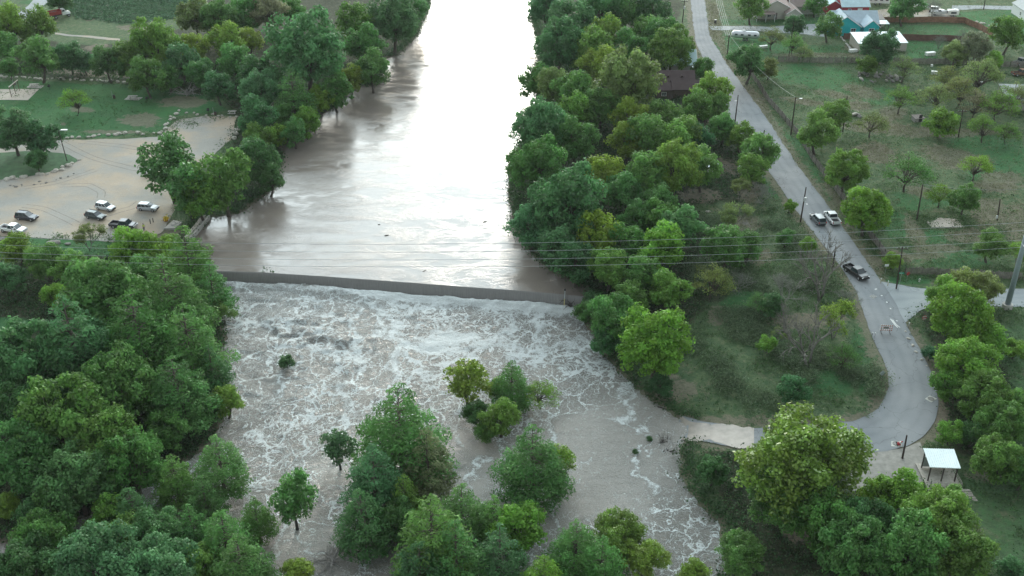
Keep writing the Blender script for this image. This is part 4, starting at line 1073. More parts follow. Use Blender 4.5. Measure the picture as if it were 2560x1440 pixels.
scatter_field('dry_grass', land * (1 - crop) * free * (1 - litter) * (PU > 1750) * (PV < 700) * (.2 + dirt), 22000, (.06, .28), (.32, .10), 5, 1.6, (.20, .215, .125), 'pale dry grass tufts across the open lots', LEAF, 12, jn=.9)
edge = np.exp(-((dw_ + 1.3) / 1.3) ** 2) * (dw_ < .2) * ((PV < 560) | (PU < 700) | ((PV > 880) & (PU > 1500)) | (PV < 760) & (PU > 1250)) * free
scatter_field('bank_brush', edge, 5200, (.3, 1.7), (.36, .22), 9, .5, (.055, .115, .045), 'tangled brush hanging along the waterline', LEAF, 7)
scatter_field('crop_rows', crop * (.3 + fbm(GX / 4, GY / 2, 3, 44)), 9000, (.2, .6), (.5, .35), 4, .8, (.075, .15, .080), 'leafy crop plants in the far left field', LEAF, 8)
# ================================================================== objects
def face_dir(p, q): return math.atan2(q[1] - p[1], q[0] - p[0])
GLASS = M('dark_glass', (.03, .045, .055), .08, var=.1, spec=.9); TYRE = M('tyre_rubber', (.02, .02, .022), .8, var=.2); RIM = M('wheel_metal', (.45, .46, .48), .35, .6, var=.1)
LAMPW = M('headlight', (.75, .78, .78), .15, var=.05); LAMPR = M('tail_light', (.45, .02, .02), .25, var=.1); TRIM = M('black_trim', (.03, .03, .032), .6, var=.1)
def paint(nm, c): return M('paint_' + nm, c, .28, .15, var=.05, spec=.7)
def ring(x, zb, zt, w): return [(x, -w * .92, zb), (x, -w, zb + .14), (x, -w, zt - .16), (x, -w * .9, zt), (x, w * .9, zt), (x, w, zt - .16), (x, w, zb + .14), (x, w * .92, zb)]
def wheel(root, x, y, r=.37, wd=.24):
    s = 1 if y > 0 else -1
    w = MB().tube([(x, y - s * wd, r), (x, y - s * .03, r), (x, y, r)], [r, r, r * .9], 14).build('wheel', TYRE, root, smooth=False)
    MB().tube([(x, y - s * .02, r), (x, y + s * .015, r)], [r * .64, r * .5], 10).build('rim', RIM, w)
def lights(root, xf, xr, w, zf, zr):
    for s in (-1, 1):
        MB().box((xf, s * w * .74, zf), (.10, .36, .17)).build('headlight', LAMPW, root)
        MB().box((xr, s * w * .88, zr), (.10, .16, .36)).build('tail_light', LAMPR, root)
def greenhouse(root, P, xr0, xf0, xr1, xf1, z0, z1, w, body_roof=True, split=(.0,)):
    wt = w * .80; wb = w * .93
    base = [(xr0, -wb, z0), (xf0, -wb * .96, z0), (xf0, wb * .96, z0), (xr0, wb, z0)]; top = [(xr1, -wt, z1), (xf1, -wt, z1), (xf1, wt, z1), (xr1, wt, z1)]
    MB().loft([base, top]).build('windows', GLASS, root)
    r = MB().loft([[(x * 1.0 + (.04 if i in (1, 2) else -.04), y * 1.03, z + .0) for i, (x, y, z) in enumerate(top)], [(x * .97, y * .90, z + .075) for x, y, z in top]])
    r.build('roof', P, root)
    pl = MB()
    for i in range(4): pl.tube([Vector(base[i]) * 1.0, Vector(top[i])], .045, 4)
    for s in (0, 1):
        for f in split:
            a = Vector(base[0 if s == 0 else 3]).lerp(Vector(base[1 if s == 0 else 2]), f); b = Vector(top[0 if s == 0 else 3]).lerp(Vector(top[1 if s == 0 else 2]), f); pl.tube([a, b], .05, 4)
    pl.build('pillars', P, root)
def suv(P, L=4.75, W=1.86, H=1.72, wagon=False, rack=False):
    root = empty('parked_car'); w = W / 2; k = L / 4.7; zt = .98 if not wagon else .9
    sec = [(-2.35, .48, zt - .1, w * .86), (-2.25, .34, zt, w * .97), (-1.0, .28, zt + .03, w), (.9, .28, zt + .05, w), (1.25, .28, zt + .02, w), (2.0, .30, zt - .08, w * .96), (2.28, .36, zt - .22, w * .86), (2.36, .42, zt - .36, w * .78)]
    MB().loft([ring(x * k, a, b, c) for x, a, b, c in sec]).build('body', P, root, bevel=.03)
    greenhouse(root, P, -2.22 * k, 1.05 * k, (-1.95 if not wagon else -1.8) * k, .28 * k, zt, H - .08, w, split=(.33, .66))
    MB().box((2.33 * k, 0, .5), (.12, W * .8, .2)).box((2.36 * k, 0, .72), (.06, W * .4, .16)).build('front_bumper', TRIM, root)
    MB().box((-2.36 * k, 0, .5), (.12, W * .84, .2)).build('rear_bumper', TRIM, root)
    lights(root, 2.27 * k, -2.3 * k, w, .78, .85)
    for x in (-1.42 * k, 1.45 * k):
        for s in (-1, 1): wheel(root, x, s * (w + .02))
    for s in (-1, 1): MB().box((.85 * k, s * (w + .09), zt + .08), (.14, .18, .13)).build('mirror', P, root)
    if rack:
        for s in (-1, 1): MB().box((-.9 * k, s * w * .68, H + .03), (2.2 * k, .05, .06)).build('roof_rail', TRIM, root)
    return root
def pickup(P, L=5.7, W=1.95, H=1.85, bedm=TRIM, open_door=False):
    root = empty('pickup_truck'); w = W / 2; k = L / 5.7; zt = 1.1
    sec = [(-.72, .42, zt, w), (.2, .40, zt + .02, w), (1.5, .40, zt + .03, w), (1.7, .40, zt, w), (2.5, .42, zt - .06, w * .96), (2.78, .46, zt - .2, w * .9), (2.85, .5, zt - .35, w * .84)]
    MB().loft([ring(x * k, a, b, c) for x, a, b, c in sec]).build('body', P, root, bevel=.03)
    greenhouse(root, P, -.66 * k, 1.62 * k, -.5 * k, .95 * k, zt, H - .08, w, split=(.5,))
    b = MB()
    for s in (-1, 1): b.box((-1.78 * k, s * (w - .05), .80), (2.12 * k, .10, .62))
    b.box((-2.83 * k, 0, .80), (.08, W, .62)); b.build('cargo_bed', P, root, bevel=.02)
    MB().box((-1.78 * k, 0, .66), (2.08 * k, W - .22, .08)).box((-1.6 * k, w * .0, .45), (2.3 * k, 1.0, .3)).build('bed_liner', bedm, root)
    MB().box((-2.95 * k, 0, .55), (.12, W * .9, .16)).build('rear_bumper', RIM, root); MB().box((2.88 * k, 0, .60), (.10, W * .88, .24)).box((2.87 * k, 0, .88), (.06, W * .6, .2)).build('front_bumper', RIM if P.name != 'paint_black' else TRIM, root)
    lights(root, 2.76 * k, -2.86 * k, w, .86, .88)
    for x in (-1.85 * k, 1.85 * k):
        for s in (-1, 1): wheel(root, x, s * (w + .02), .41, .27)
    for s in (-1, 1): MB().box((1.35 * k, s * (w + .12), zt + .14), (.14, .24, .17)).build('mirror', TRIM, root)
    if open_door:
        d = MB().box((1.35, -w - .45, .80), (.08, .95, .75)).box((1.35, -w - .2, 1.45), (.06, .06, .5)).box((1.33, -w - .85, 1.4), (.06, .06, .42)).box((1.34, -w - .5, 1.66), (.06, .75, .06)).build('open_door', P, root)
    return root
def place_vehicle(root, rear_px, front_px, W, label, cat, group=None, yaw=0):
    a = at(*rear_px); b = at(*front_px); d = (b - a); d.z = 0; d.normalize(); n = Vector((-d.y, d.x, 0))
    if n.y < 0: n = -n
    c = (a + b) / 2 + n * W / 2
    root.location = (c.x, c.y, ground(c.x, c.y) + .05); root.rotation_euler = (0, 0, math.atan2(d.y, d.x) + yaw); tag(root, label, cat, group); return root
GRP = 'vehicles parked on the gravel lot'
place_vehicle(suv(paint('dark_blue', (.035, .042, .055)), rack=True), (46, 551), (78, 555.5), 1.86, 'dark blue-grey estate car parked left on the gravel lot', 'car', GRP)
place_vehicle(suv(paint('silver', (.62, .66, .68)), 4.4, 1.8, 1.72), (245, 526), (271, 531), 1.8, 'silver boxy crossover parked alone in the middle of the lot', 'car', GRP)
place_vehicle(suv(paint('dark_green', (.05, .07, .07)), 4.6, 1.8, 1.55, wagon=True, rack=True), (217, 547), (249, 554), 1.8, 'dark green estate car partly hidden behind the thin airy tree', 'car', GRP)
place_vehicle(suv(paint('grey_silver', (.40, .43, .45)), 4.5, 1.84, 1.66), (352, 528), (381, 532), 1.84, 'grey-silver crossover half under the ragged dark tree', 'car', GRP)
place_vehicle(suv(paint('white', (.80, .82, .82)), 4.5, 1.82, 1.66), (393, 445), (361, 440), 1.82, 'white car mostly hidden behind the ragged dark tree', 'car', GRP)
place_vehicle(pickup(paint('charcoal', (.035, .038, .045))), (284, 572), (325, 577), 1.95, 'black pickup truck parked nearest the boat ramp', 'pickup', GRP)
place_vehicle(pickup(paint('white', (.80, .82, .82)), open_door=True), (6, 583), (48, 588.5), 1.95, 'white crew cab pickup with its door open at the lot edge', 'pickup', GRP)
s1 = suv(paint('slate', (.16, .18, .19)), 4.7, 1.86, 1.75); place_vehicle(s1, (2039, 562), (2027, 550), 1.86, 'grey silver-roofed SUV stopped on the road next to the white pickup', 'car', 'vehicles on the road')
place_vehicle(pickup(paint('white', (.80, .82, .82))), (2074, 560), (2062, 545), 1.95, 'white pickup truck stopped on the road seen from behind', 'pickup', 'vehicles on the road')
place_vehicle(pickup(paint('black', (.012, .012, .014))), (2116, 682), (2142, 700), 1.95, 'black pickup truck driving down the road toward the bend', 'pickup', 'vehicles on the road')

def dump_truck():
    root = empty('dump_truck'); RED = M('red_dump_body', (.34, .055, .05), .55, .1, var=.25); WH = paint('white', (.80, .82, .82))
    b = MB(); b.box((-1.6, -1.18, 1.95), (4.4, .08, 1.1)).box((-1.6, 1.18, 1.95), (4.4, .08, 1.1)).box((.6, 0, 2.0), (.08, 2.4, 1.3)).box((-3.8, 0, 1.95), (.08, 2.4, 1.1)).box((-1.6, 0, 1.4), (4.4, 2.4, .1))
    for i in range(7): b.box((-3.6 + i * .68, -1.26, 1.95), (.12, .10, 1.05)).box((-3.6 + i * .68, 1.26, 1.95), (.12, .10, 1.05))
    b.build('dump_body', RED, root)
    MB().loft([[(-3.7, -1.1, 1.5), (.5, -1.1, 1.5), (.5, 1.1, 1.5), (-3.7, 1.1, 1.5)], [(-3.0, -.5, 2.25), (-.3, -.6, 2.35), (-.4, .6, 2.3), (-2.9, .5, 2.2)]]).build('load', M('debris_load', (.10, .085, .07), .95, var=.5, scale=5, bump=1), root)
    MB().box((-1.2, 0, .95), (6.6, .9, .3)).build('chassis', TRIM, root)
    c = MB().loft([[(.9, -1.05, .9), (2.3, -1.05, .9), (2.3, 1.05, .9), (.9, 1.05, .9)], [(.9, -1.05, 1.9), (2.3, -1.05, 1.9), (2.3, 1.05, 1.9), (.9, 1.05, 1.9)], [(.95, -.95, 2.75), (1.9, -.95, 2.75), (1.9, .95, 2.75), (.95, .95, 2.75)]]).build('cab', WH, root, bevel=.04)
    MB().box((2.16, 0, 2.3), (.12, 1.7, .6), ry=-.42).box((1.4, -1.02, 2.25), (.8, .08, .5), rx=-.1).box((1.4, 1.02, 2.25), (.8, .08, .5), rx=.1).build('window', GLASS, c)
    MB().loft([ring(2.3, .8, 1.85, .85), ring(3.3, .8, 1.7, .8), ring(3.6, .85, 1.55, .72)]).build('hood', WH, root, bevel=.04)
    for s in (-1, 1):
        MB().box((3.55, s * .8, 1.1), (.12, .28, .24)).build('headlight', LAMPW, root); wheel(root, 2.9, s * 1.12, .5, .3); wheel(root, -1.4, s * 1.2, .5, .5); wheel(root, -2.6, s * 1.2, .5, .5)
        MB().loft([[(2.4, s * .85, 1.0), (3.4, s * .85, 1.0), (3.4, s * 1.15, 1.0), (2.4, s * 1.15, 1.0)], [(2.6, s * .85, 1.22), (3.2, s * .85, 1.22), (3.2, s * 1.1, 1.22), (2.6, s * 1.1, 1.22)]]).build('fender', WH, root)
    return root
place_vehicle(dump_truck(), (136, 50), (168, 44), 2.4, 'red dump truck with white cab parked under the round oak', 'dump truck')
def travel_trailer():
    root = empty('travel_trailer'); AL = M('trailer_shell', (.62, .65, .67), .35, .35, var=.08)
    def rg(x, k, zc=1.75):
        return [(x, 1.22 * k * math.cos(a), zc + 1.15 * k * math.sin(a)) for a in [2 * math.pi * (i + .5) / 16 for i in range(16)]]
    MB().loft([rg(-4.3, .35), rg(-4.1, .72), rg(-3.6, .95), rg(-3, 1), rg(3, 1), rg(3.6, .95), rg(4.1, .72), rg(4.3, .35)]).build('shell', AL, root, smooth=True)
    for x in (-3.0, -1.2, 1.0, 2.8):
        for s in (-1, 1): f = MB().box((x, s * 1.21, 1.95), (.85, .06, .5)).build('window', GLASS, root)
    MB().box((-.1, -1.21, 1.6), (.65, .05, 1.7)).build('door', M('door_grey', (.45, .47, .48), .5), root)
    MB().box((.5, 0, 2.98), (.9, .7, .22)).build('roof_vent', LAMPW, root); MB().tube([(4.2, 0, .7), (5.3, 0, .6)], .07, 6).build('hitch', TRIM, root)
    for x in (-.55, .35):
        for s in (-1, 1): wheel(root, x, s * 1.18, .36)
    return root
place_vehicle(travel_trailer(), (1888, 104), (1836, 101), 2.2, 'long rounded silver travel trailer on the lawn by the road', 'trailer')
def box_camper(name, L, W, H, label, p, q, windows=3, mat=None):
    root = empty(name); WH = mat or M('camper_white', (.78, .78, .75), .5, var=.06)
    MB().loft([[(-L / 2, -W / 2, .6), (L / 2, -W / 2, .6), (L / 2, W / 2, .6), (-L / 2, W / 2, .6)], [(-L / 2, -W / 2, H - .3), (L / 2, -W / 2, H - .3), (L / 2, W / 2, H - .3), (-L / 2, W / 2, H - .3)], [(-L / 2 + .15, -W / 2 + .15, H), (L / 2 - .15, -W / 2 + .15, H), (L / 2 - .15, W / 2 - .15, H), (-L / 2 + .15, W / 2 - .15, H)]]).build('shell', WH, root, bevel=.05)
    for i in range(windows):
        x = -L / 2 + L * (i + .5) / windows
        for s in (-1, 1): MB().box((x, s * (W / 2 + .01), H * .62), (L / windows * .5, .05, .6)).build('window', GLASS, root)
    for s in (-1, 1): MB().box((s * (L / 2 + .01), 0, H * .66), (.05, W * .6, .55)).build('end_window', GLASS, root)
    MB().box((L * .15, 0, H + .1), (.8, .7, .22)).box((-L * .2, 0, H + .05), (.5, .5, .12)).build('roof_vent', LAMPW, root)
    for s in (-1, 1): wheel(root, -L * .12, s * W / 2 * .98, .36); wheel(root, L * .1, s * W / 2 * .98, .36)
    MB().tube([(L / 2, 0, .6), (L / 2 + 1, 0, .5)], .06, 5).build('hitch', TRIM, root)
    place_vehicle(root, p, q, W, label, 'camper'); return root
box_camper('camper_trailer', 4.6, 2.3, 2.8, 'small white camper standing beside the tan house', (2003, 22), (2014, 30), 2)
box_camper('camper_trailer', 7.5, 2.4, 2.9, 'long white camper parked behind the red barn', (2178, 12), (2212, 13), 4)
box_camper('cargo_trailer', 3.6, 2.0, 2.2, 'plain white box trailer behind the brown board fence', (2374, 43), (2391, 43), 1)
# boats and junk cars behind the brown fence
def boat(label, p, q):
    root = empty('motor_boat'); WH = M('hull_white', (.75, .77, .77), .4, var=.06)
    def hr(x, w, z): return [(x, -w, z), (x, -w * .75, .55), (x, 0, .42), (x, w * .75, .55), (x, w, z), (x, w * .8, z - .12), (x, 0, .75), (x, -w * .8, z - .12)]
    MB().loft([hr(-2.8, 1.05, 1.35), hr(-1, 1.15, 1.4), hr(1, 1.0, 1.5), hr(2.2, .5, 1.62), hr(2.9, .06, 1.7)]).build('hull', WH, root, smooth=False)
    MB().loft([[(-.2, -.8, 1.4), (.9, -.7, 1.45), (.9, .7, 1.45), (-.2, .8, 1.4)], [(-.2, -.7, 1.95), (.4, -.55, 1.95), (.4, .55, 1.95), (-.2, .7, 1.95)]]).build('windscreen', GLASS, root)
    MB().box((-2.95, 0, 1.3), (.4, .45, .9)).build('outboard_motor', TRIM, root); MB().box((-1, 0, .38), (4.5, .12, .12)).box((-1.2, 0, .4), (.1, 1.8, .1)).build('trailer_frame', RIM, root)
    for s in (-1, 1): wheel(root, -1.2, s * 1.0, .3, .2)
    place_vehicle(root, p, q, 2, label, 'boat', 'boats and cars stored behind the brown fence')
boat('white motor boat on its trailer nearest the brown fence', (2332, 40), (2362, 41))
boat('second white boat left behind the junk cars', (2290, 22), (2318, 25))
place_vehicle(suv(paint('white', (.80, .82, .82)), 4.8, 1.9, 1.8), (2330, 31), (2352, 33), 1.9, 'white SUV with dark windows between the two boats', 'car', 'boats and cars stored behind the brown fence')
def rusty_truck(label, p, q, c):
    root = pickup(M('rusty_paint_%d' % int(c[0] * 100), c, .85, .1, var=.4, scale=2.5), 5.4, 1.9, 1.9); root.name = 'old_truck'; place_vehicle(root, p, q, 1.9, label, 'truck', 'derelict trucks at the right edge')
rusty_truck('rusty roofed derelict truck at the right edge scrub', (2542, 192), (2572, 190), (.20, .12, .08))
rusty_truck('grey derelict truck above the rusty one', (2547, 166), (2568, 160), (.24, .25, .24))

# ------------------------------------------------------------------ houses
def roof_mat(nm, c, seam=True, metal=.35):
    m, t = new_mat(nm); co = coords(t); f = mrange(t, noise(t, .8, 5, .6, co), .3, .7)
    finish(t, ramp_mix(t, f, tuple(x * .88 for x in c), tuple(x * 1.1 for x in c)), .65 if metal else .9, 0, spec=.15); return m
RB = roof_mat('metal_roof_blue', (.42, .52, .58)); RW = M('metal_roof_white', (.78, .88, .88), .4, var=.05, scale=.7); RT = roof_mat('shingle_tan', (.26, .215, .20), metal=0); RBR = roof_mat('shingle_brown', (.080, .062, .062), metal=0); RPB = roof_mat('metal_roof_pale', (.50, .66, .70), metal=.2); RTIN = roof_mat('tin_roof', (.36, .40, .40)); RRU = roof_mat('rusty_tin', (.30, .27, .25))
WTRIM = M('white_trim', (.75, .76, .74), .6, var=.04)
def gable(root, cx, cy, rz, L, W, wh, rh, roofm, wallm, ov=.35, seams=0, z0=0, trim=True):
    """a block with its ridge along local x"""
    E = Matrix.Rotation(rz, 4, 'Z'); T = Matrix.Translation((cx, cy, z0)) @ E
    def tf(p): return T @ Vector(p)
    ends = [[(x, -W / 2, -.6), (x, W / 2, -.6), (x, W / 2, wh), (x, 0, wh + rh), (x, -W / 2, wh)] for x in (-L / 2, L / 2)]
    w = MB(); w.loft([[tf(p) for p in ends[0]], [tf(p) for p in ends[1]]]); wo = w.build('wall', wallm, root)
    k = rh / (W / 2); r = MB(); th = .14; X0, X1 = -L / 2 - ov, L / 2 + ov; e = W / 2 + ov
    for s in (-1, 1):
        q = [(X0, s * e, wh - ov * k + .05), (X1, s * e, wh - ov * k + .05), (X1, s * .002, wh + rh + .05), (X0, s * .002, wh + rh + .05)]
        if s > 0: q = q[::-1]
        r.loft([[tf(p) for p in q], [tf((x, y, z + th)) for x, y, z in q]])
    if seams:
        n = int(L / seams)
        for i in range(n + 1):
            x = X0 + (X1 - X0) * i / n
            for s in (-1, 1):
                r.tube([tf((x, s * e, wh - ov * k + .05 + th)), tf((x, 0, wh + rh + .05 + th))], .04, 3)
    ro = r.build('roof', roofm, root)
    if trim:
        tm = MB()
        for x in (X0 - .03, X1 + .03):
            for s in (-1, 1): tm.tube([tf((x, s * e, wh - ov * k + .12)), tf((x, 0, wh + rh + .12))], .09, 4)
        tm.build('fascia', WTRIM, ro)
    return T
def window(root, T, p, w, h, face):
    """p: centre in block space, face: '-y' '+y' '-x' '+x'"""
    rz = dict(zip(('-y', '+x', '+y', '-x'), (0, math.pi / 2, math.pi, -math.pi / 2)))[face]
    Mx = T @ Matrix.Translation(p) @ Matrix.Rotation(rz, 4, 'Z')
    f = MB(); t_ = .09
    for a, b in (((0, -.03, h / 2), (w + .2, .1, t_)), ((0, -.03, -h / 2), (w + .2, .1, t_)), ((-w / 2, -.03, 0), (t_, .1, h)), ((w / 2, -.03, 0), (t_, .1, h)), ((0, -.035, 0), (.05, .06, h)), ((0, -.035, 0), (w, .06, .05))): f.box(a, b)
    f.v = [tuple(Mx @ Vector(v)) for v in f.v]; fo = f.build('window', WTRIM, root)
    g = MB().box((0, .0, 0), (w, .05, h)); g.v = [tuple(Mx @ Vector(v)) for v in g.v]; g.build('pane', GLASS, fo)
def wdoor(root, T, p, w, h, mat_):
    d = MB().box((0, -.03, h / 2), (w, .08, h)); d.v = [tuple(T @ (Vector(p) + Vector(v))) for v in d.v]; do = d.build('door', mat_, root)
    k = MB().box((w * .38, -.1, h * .48), (.08, .06, .08)); k.v = [tuple(T @ (Vector(p) + Vector(v))) for v in k.v]; k.build('handle', RIM, do)
def house(label, u, v, cat='house', name='house'):
    p = at(u, v); r = empty(name, (p.x, p.y, p.z)); tag(r, label, cat); return r, p
TQ = M('turquoise_siding', (.012, .42, .46), .6, var=.08, scale=1.0)
h, p = house('turquoise house with blue-grey metal roof and two front gables', 2130, 85)
gable(h, 1.4, 6.5, 0, 14.5, 8.0, 2.9, 2.7, RB, TQ, seams=.6, trim=True)
T1 = gable(h, -3.0, 2.6, math.pi / 2, 9.0, 9.6, 2.9, 3.1, RB, TQ, seams=.6); T2 = gable(h, 5.4, 2.2, math.pi / 2, 8.0, 4.7, 2.9, 1.9, RB, TQ, seams=.6)
window(h, T1, (-4.5, -2.6, 1.6), 1.5, 1.4, '-x'); window(h, T1, (-4.5, 1.8, 1.6), 1.5, 1.4, '-x'); window(h, T2, (-4.0, 0, 1.6), 1.6, 1.4, '-x')
MB().box((-1.2, -2.1, .7), (.9, .4, .6)).build('window_air_unit', M('ac_grey', (.4, .42, .42), .5), h)
REDW = M('red_siding', (.38, .04, .05), .65, var=.1)
h, p = house('red barn with pale blue metal roof behind the turquoise house', 2135, 38, 'barn', 'barn')
T1 = gable(h, 0, 4.5, .03, 9.0, 9.6, 3.0, 2.9, RPB, REDW, seams=.7); wdoor(h, T1, (1.5, -4.8, 0), 1.6, 2.4, WTRIM); window(h, T1, (-2, -4.8, 1.7), 1, 1, '-y')
gable(h, -6.4, 6.5, math.pi / 2, 9, 5, 2.6, 1.6, RPB, REDW, seams=.7)
TAN = M('tan_siding', (.46, .44, .38), .8, var=.08)
h, p = house('tan house with pinkish brown shingle roof and white trim', 1950, 50)
T1 = gable(h, -1.5, 8.0, math.pi / 2, 14.0, 13.0, 2.8, 3.3, RT, TAN); T2 = gable(h, 3.9, 1.5, math.pi / 2, 7.0, 4.8, 2.6, 1.6, RT, TAN)
gable(h, 9.5, 10.0, 0, 9.0, 6.5, 2.6, 1.8, RT, TAN)
window(h, T2, (-3.5, 0, 1.4), 1.7, 1.4, '-x'); window(h, T1, (-7.0, 2.0, 1.4), 1.2, 1.3, '-x'); wdoor(h, Matrix.Translation((-1.4, 1.0, 0)), (0, -.02, 0), 1.0, 2.1, M('dark_door', (.08, .06, .05), .6))
pp = MB().box((-5.2, -.6, 2.5), (6.5, 3.4, .16)); pp.build('porch_roof', RT, h)
for x in (-8.2, -5.2, -2.3): MB().box((x, -2.1, 1.2), (.16, .16, 2.5)).build('porch_post', WTRIM, h)
h, p = house('dark brown roofed house half hidden by river bank trees', 1690, 236)
BRW = M('brown_siding', (.11, .085, .075), .8, var=.12)
gable(h, -1.0, 4.5, .0, 12.0, 8.0, 3.0, 2.2, RBR, BRW, trim=False); T1 = gable(h, -3.8, -.8, math.pi / 2 * 0, 4.5, 5.0, 2.4, 1.2, RBR, BRW, trim=False); gable(h, 2.4, -.6, 0, 7.6, 5.6, 2.6, 1.5, RBR, BRW, trim=False)
window(h, T1, (0, -2.5, 1.3), 1.2, 1.0, '-y')
for x in (-2.2, 1.6): MB().loft([[(x - .6, 2.2, 4.0), (x + .6, 2.2, 4.0), (x + .6, 3.6, 4.2), (x - .6, 3.6, 4.2)], [(x, 2.0, 4.7), (x + .01, 2.0, 4.7), (x + .01, 3.7, 4.8), (x, 3.7, 4.8)]]).build('dormer', RBR, h)
h, p = house('building with pale blue standing seam roof by the road', 1700, 192, 'house')
gable(h, .5, 4.0, 0, 7.6, 8.2, 3.6, 3.0, RPB, M('cream_siding', (.5, .5, .46), .8), seams=.7); MB().loft([[(3.0, -1.5, 3.2), (5.2, -1.5, 3.0), (5.2, .8, 3.4), (3.0, .8, 3.9)], [(3.0, -1.5, 3.32), (5.2, -1.5, 3.12), (5.2, .8, 3.52), (3.0, .8, 4.02)]]).build('porch_roof', RW, h)
def shed(label, u, v, L, W, H, roofm, wallm, rz=0, tilt=.25, open_=False):
    p = at(u, v); r = empty('shed', (p.x, p.y, p.z - .02), rz); tag(r, label, 'shed')
    z0, z1 = H - tilt, H + tilt; q = [(-L / 2 - .2, -W / 2 - .2, z0), (L / 2 + .2, -W / 2 - .2, z0), (L / 2 + .2, W / 2 + .2, z1), (-L / 2 - .2, W / 2 + .2, z1)]
    rf = MB().loft([q, [(x, y, z + .12) for x, y, z in q]])
    n = int(L / .6)
    for i in range(n + 1):
        x = -L / 2 - .2 + (L + .4) * i / n; rf.tube([(x, -W / 2 - .2, z0 + .13), (x, W / 2 + .2, z1 + .13)], .04, 3)
    rf.build('roof', roofm, r)
    if open_:
        for x in (-L / 2, L / 2):
            for y in (-W / 2, W / 2): MB().box((x, y, H / 2), (.15, .15, H)).build('post', TRIM, r)
    else:
        MB().loft([[(-L / 2, -W / 2, -.3), (L / 2, -W / 2, -.3), (L / 2, W / 2, -.3), (-L / 2, W / 2, -.3)], [(-L / 2, -W / 2, z0 + .02), (L / 2, -W / 2, z0 + .02), (L / 2, W / 2, z1), (-L / 2, W / 2, z1)]]).build('wall', wallm, r)
        MB().box((L * .1, -W / 2 - .03, 1.0), (.9, .06, 1.9)).build('door', TRIM, r)
    return r
shed('long low building with white metal roof behind the dark tree', 2193, 118, 15, 8, 3.0, RW, TAN, .05, .5); shed('white flat awning right of the turquoise house', 2199, 75, 4.2, 3.2, 2.5, RW, TAN, .0, .1, True)
shed('grey ribbed lean-to beside the turquoise house', 2190, 62, 3.4, 4.5, 2.6, RRU, TAN, 0, .3); shed('small pale shed left in the bank clearing', 1779, 432, 2.6, 2.4, 2.1, RW, M('pale_ply', (.5, .5, .44), .8), .3); shed('white topped shed behind the bare brush tree', 1866, 440, 3.4, 2.6, 2.2, RW, M('pale_ply', (.5, .5, .44), .8), -.3)
shed('little grey garden shed between camper and red barn', 2035, 28, 4.5, 3.5, 2.6, RTIN, M('grey_boards', (.32, .31, .29), .9), 0, .3); shed('big weathered tin roof at the right edge scrub', 2545, 262, 9, 9, 3.4, RTIN, M('grey_boards', (.32, .31, .29), .9), -.1, .6)
shed('collapsed little box hut with white lid in the open lot', 2293, 302, 2.4, 1.8, 1.1, RRU, M('grey_boards', (.32, .31, .29), .9), .2, .15); shed('low roof glimpsed under trees above the old sheds', 1740, 302, 4, 3, 2.2, RTIN, BRW, .2)
h, p = house('white house cut off by the right edge', 2585, 50); T1 = gable(h, 0, 3, math.pi / 2, 12, 8, 3.2, 2.0, RTIN, M('white_siding', (.72, .75, .74), .7)); window(h, T1, (-1, 4.0, 1.6), .9, 1.1, '+y')

# ------------------------------------------------------------------ riverside shelter
WOODD = M('dark_wood', (.055, .045, .038), .85, var=.25); CONC = M('concrete', (.42, .41, .38), .9, var=.14, scale=1.2); PLANK = M('grey_planks', (.34, .32, .28), .9, var=.2)
c0, c1, c2, c3 = at(2308, 1122, 3.6), at(2384, 1124, 3.6), at(2401, 1172, 3.2), at(2325, 1169, 3.2)
ctr = (c0 + c1 + c2 + c3) / 4; gz = ground(ctr.x, ctr.y); root = empty('picnic_shelter', (ctr.x, ctr.y, gz)); tag(root, 'open shelter with bright white ribbed metal roof below the road bend', 'shelter')
q = [c - Vector((ctr.x, ctr.y, gz)) for c in (c0, c1, c2, c3)]
rf = MB().loft([q[::-1], [a + Vector((0, 0, .1)) for a in q[::-1]]])
for i in range(15):
    f = i / 14; rf.tube([q[0].lerp(q[1], f) + Vector((0, 0, .12)), q[3].lerp(q[2], f) + Vector((0, 0, .12))], .05, 4)
rf.build('roof', RW, root)
for a, b in ((.06, .08), (.94, .08), (.06, .92), (.94, .92), (.5, .92), (.5, .08)):
    tp = q[0].lerp(q[1], a).lerp(q[3].lerp(q[2], a), b); MB().box((tp.x, tp.y, (tp.z - .4) / 2 - .2), (.16, .16, tp.z + .3)).build('post', WOODD, root)
ax = (q[1] - q[0]).normalized(); ang = math.atan2(ax.y, ax.x); cb = (q[2] + q[3]) / 2
MB().box((0, -.6, .30), (5.0, 6.2, .25), rz=ang).build('deck', PLANK, root)
MB().box((-.2, 1.6, 1.5), (3.6, .12, 1.8), rz=ang).build('back_wall', M('grey_panel', (.30, .33, .32), .7), root)
for s, e in (((2.3, -3.2), (2.3, 1.8)), ((2.3, -3.2), (-2.2, -3.4))):
    f = MB()
    for z in (.75, 1.1, 1.4): f.tube([(s[0], s[1], z), (e[0], e[1], z)], .05, 4)
    for i in range(5): t_ = i / 4; f.tube([(s[0] + (e[0] - s[0]) * t_, s[1] + (e[1] - s[1]) * t_, .3), (s[0] + (e[0] - s[0]) * t_, s[1] + (e[1] - s[1]) * t_, 1.42)], .05, 4)
    f.build('railing', PLANK, root)
f = MB()
for i in range(7): f.box((3.0 + i * .12, -3.4 - i * .42, .25 - i * .1), (1.2, .42, .06))
f.build('stairs', PLANK, root)
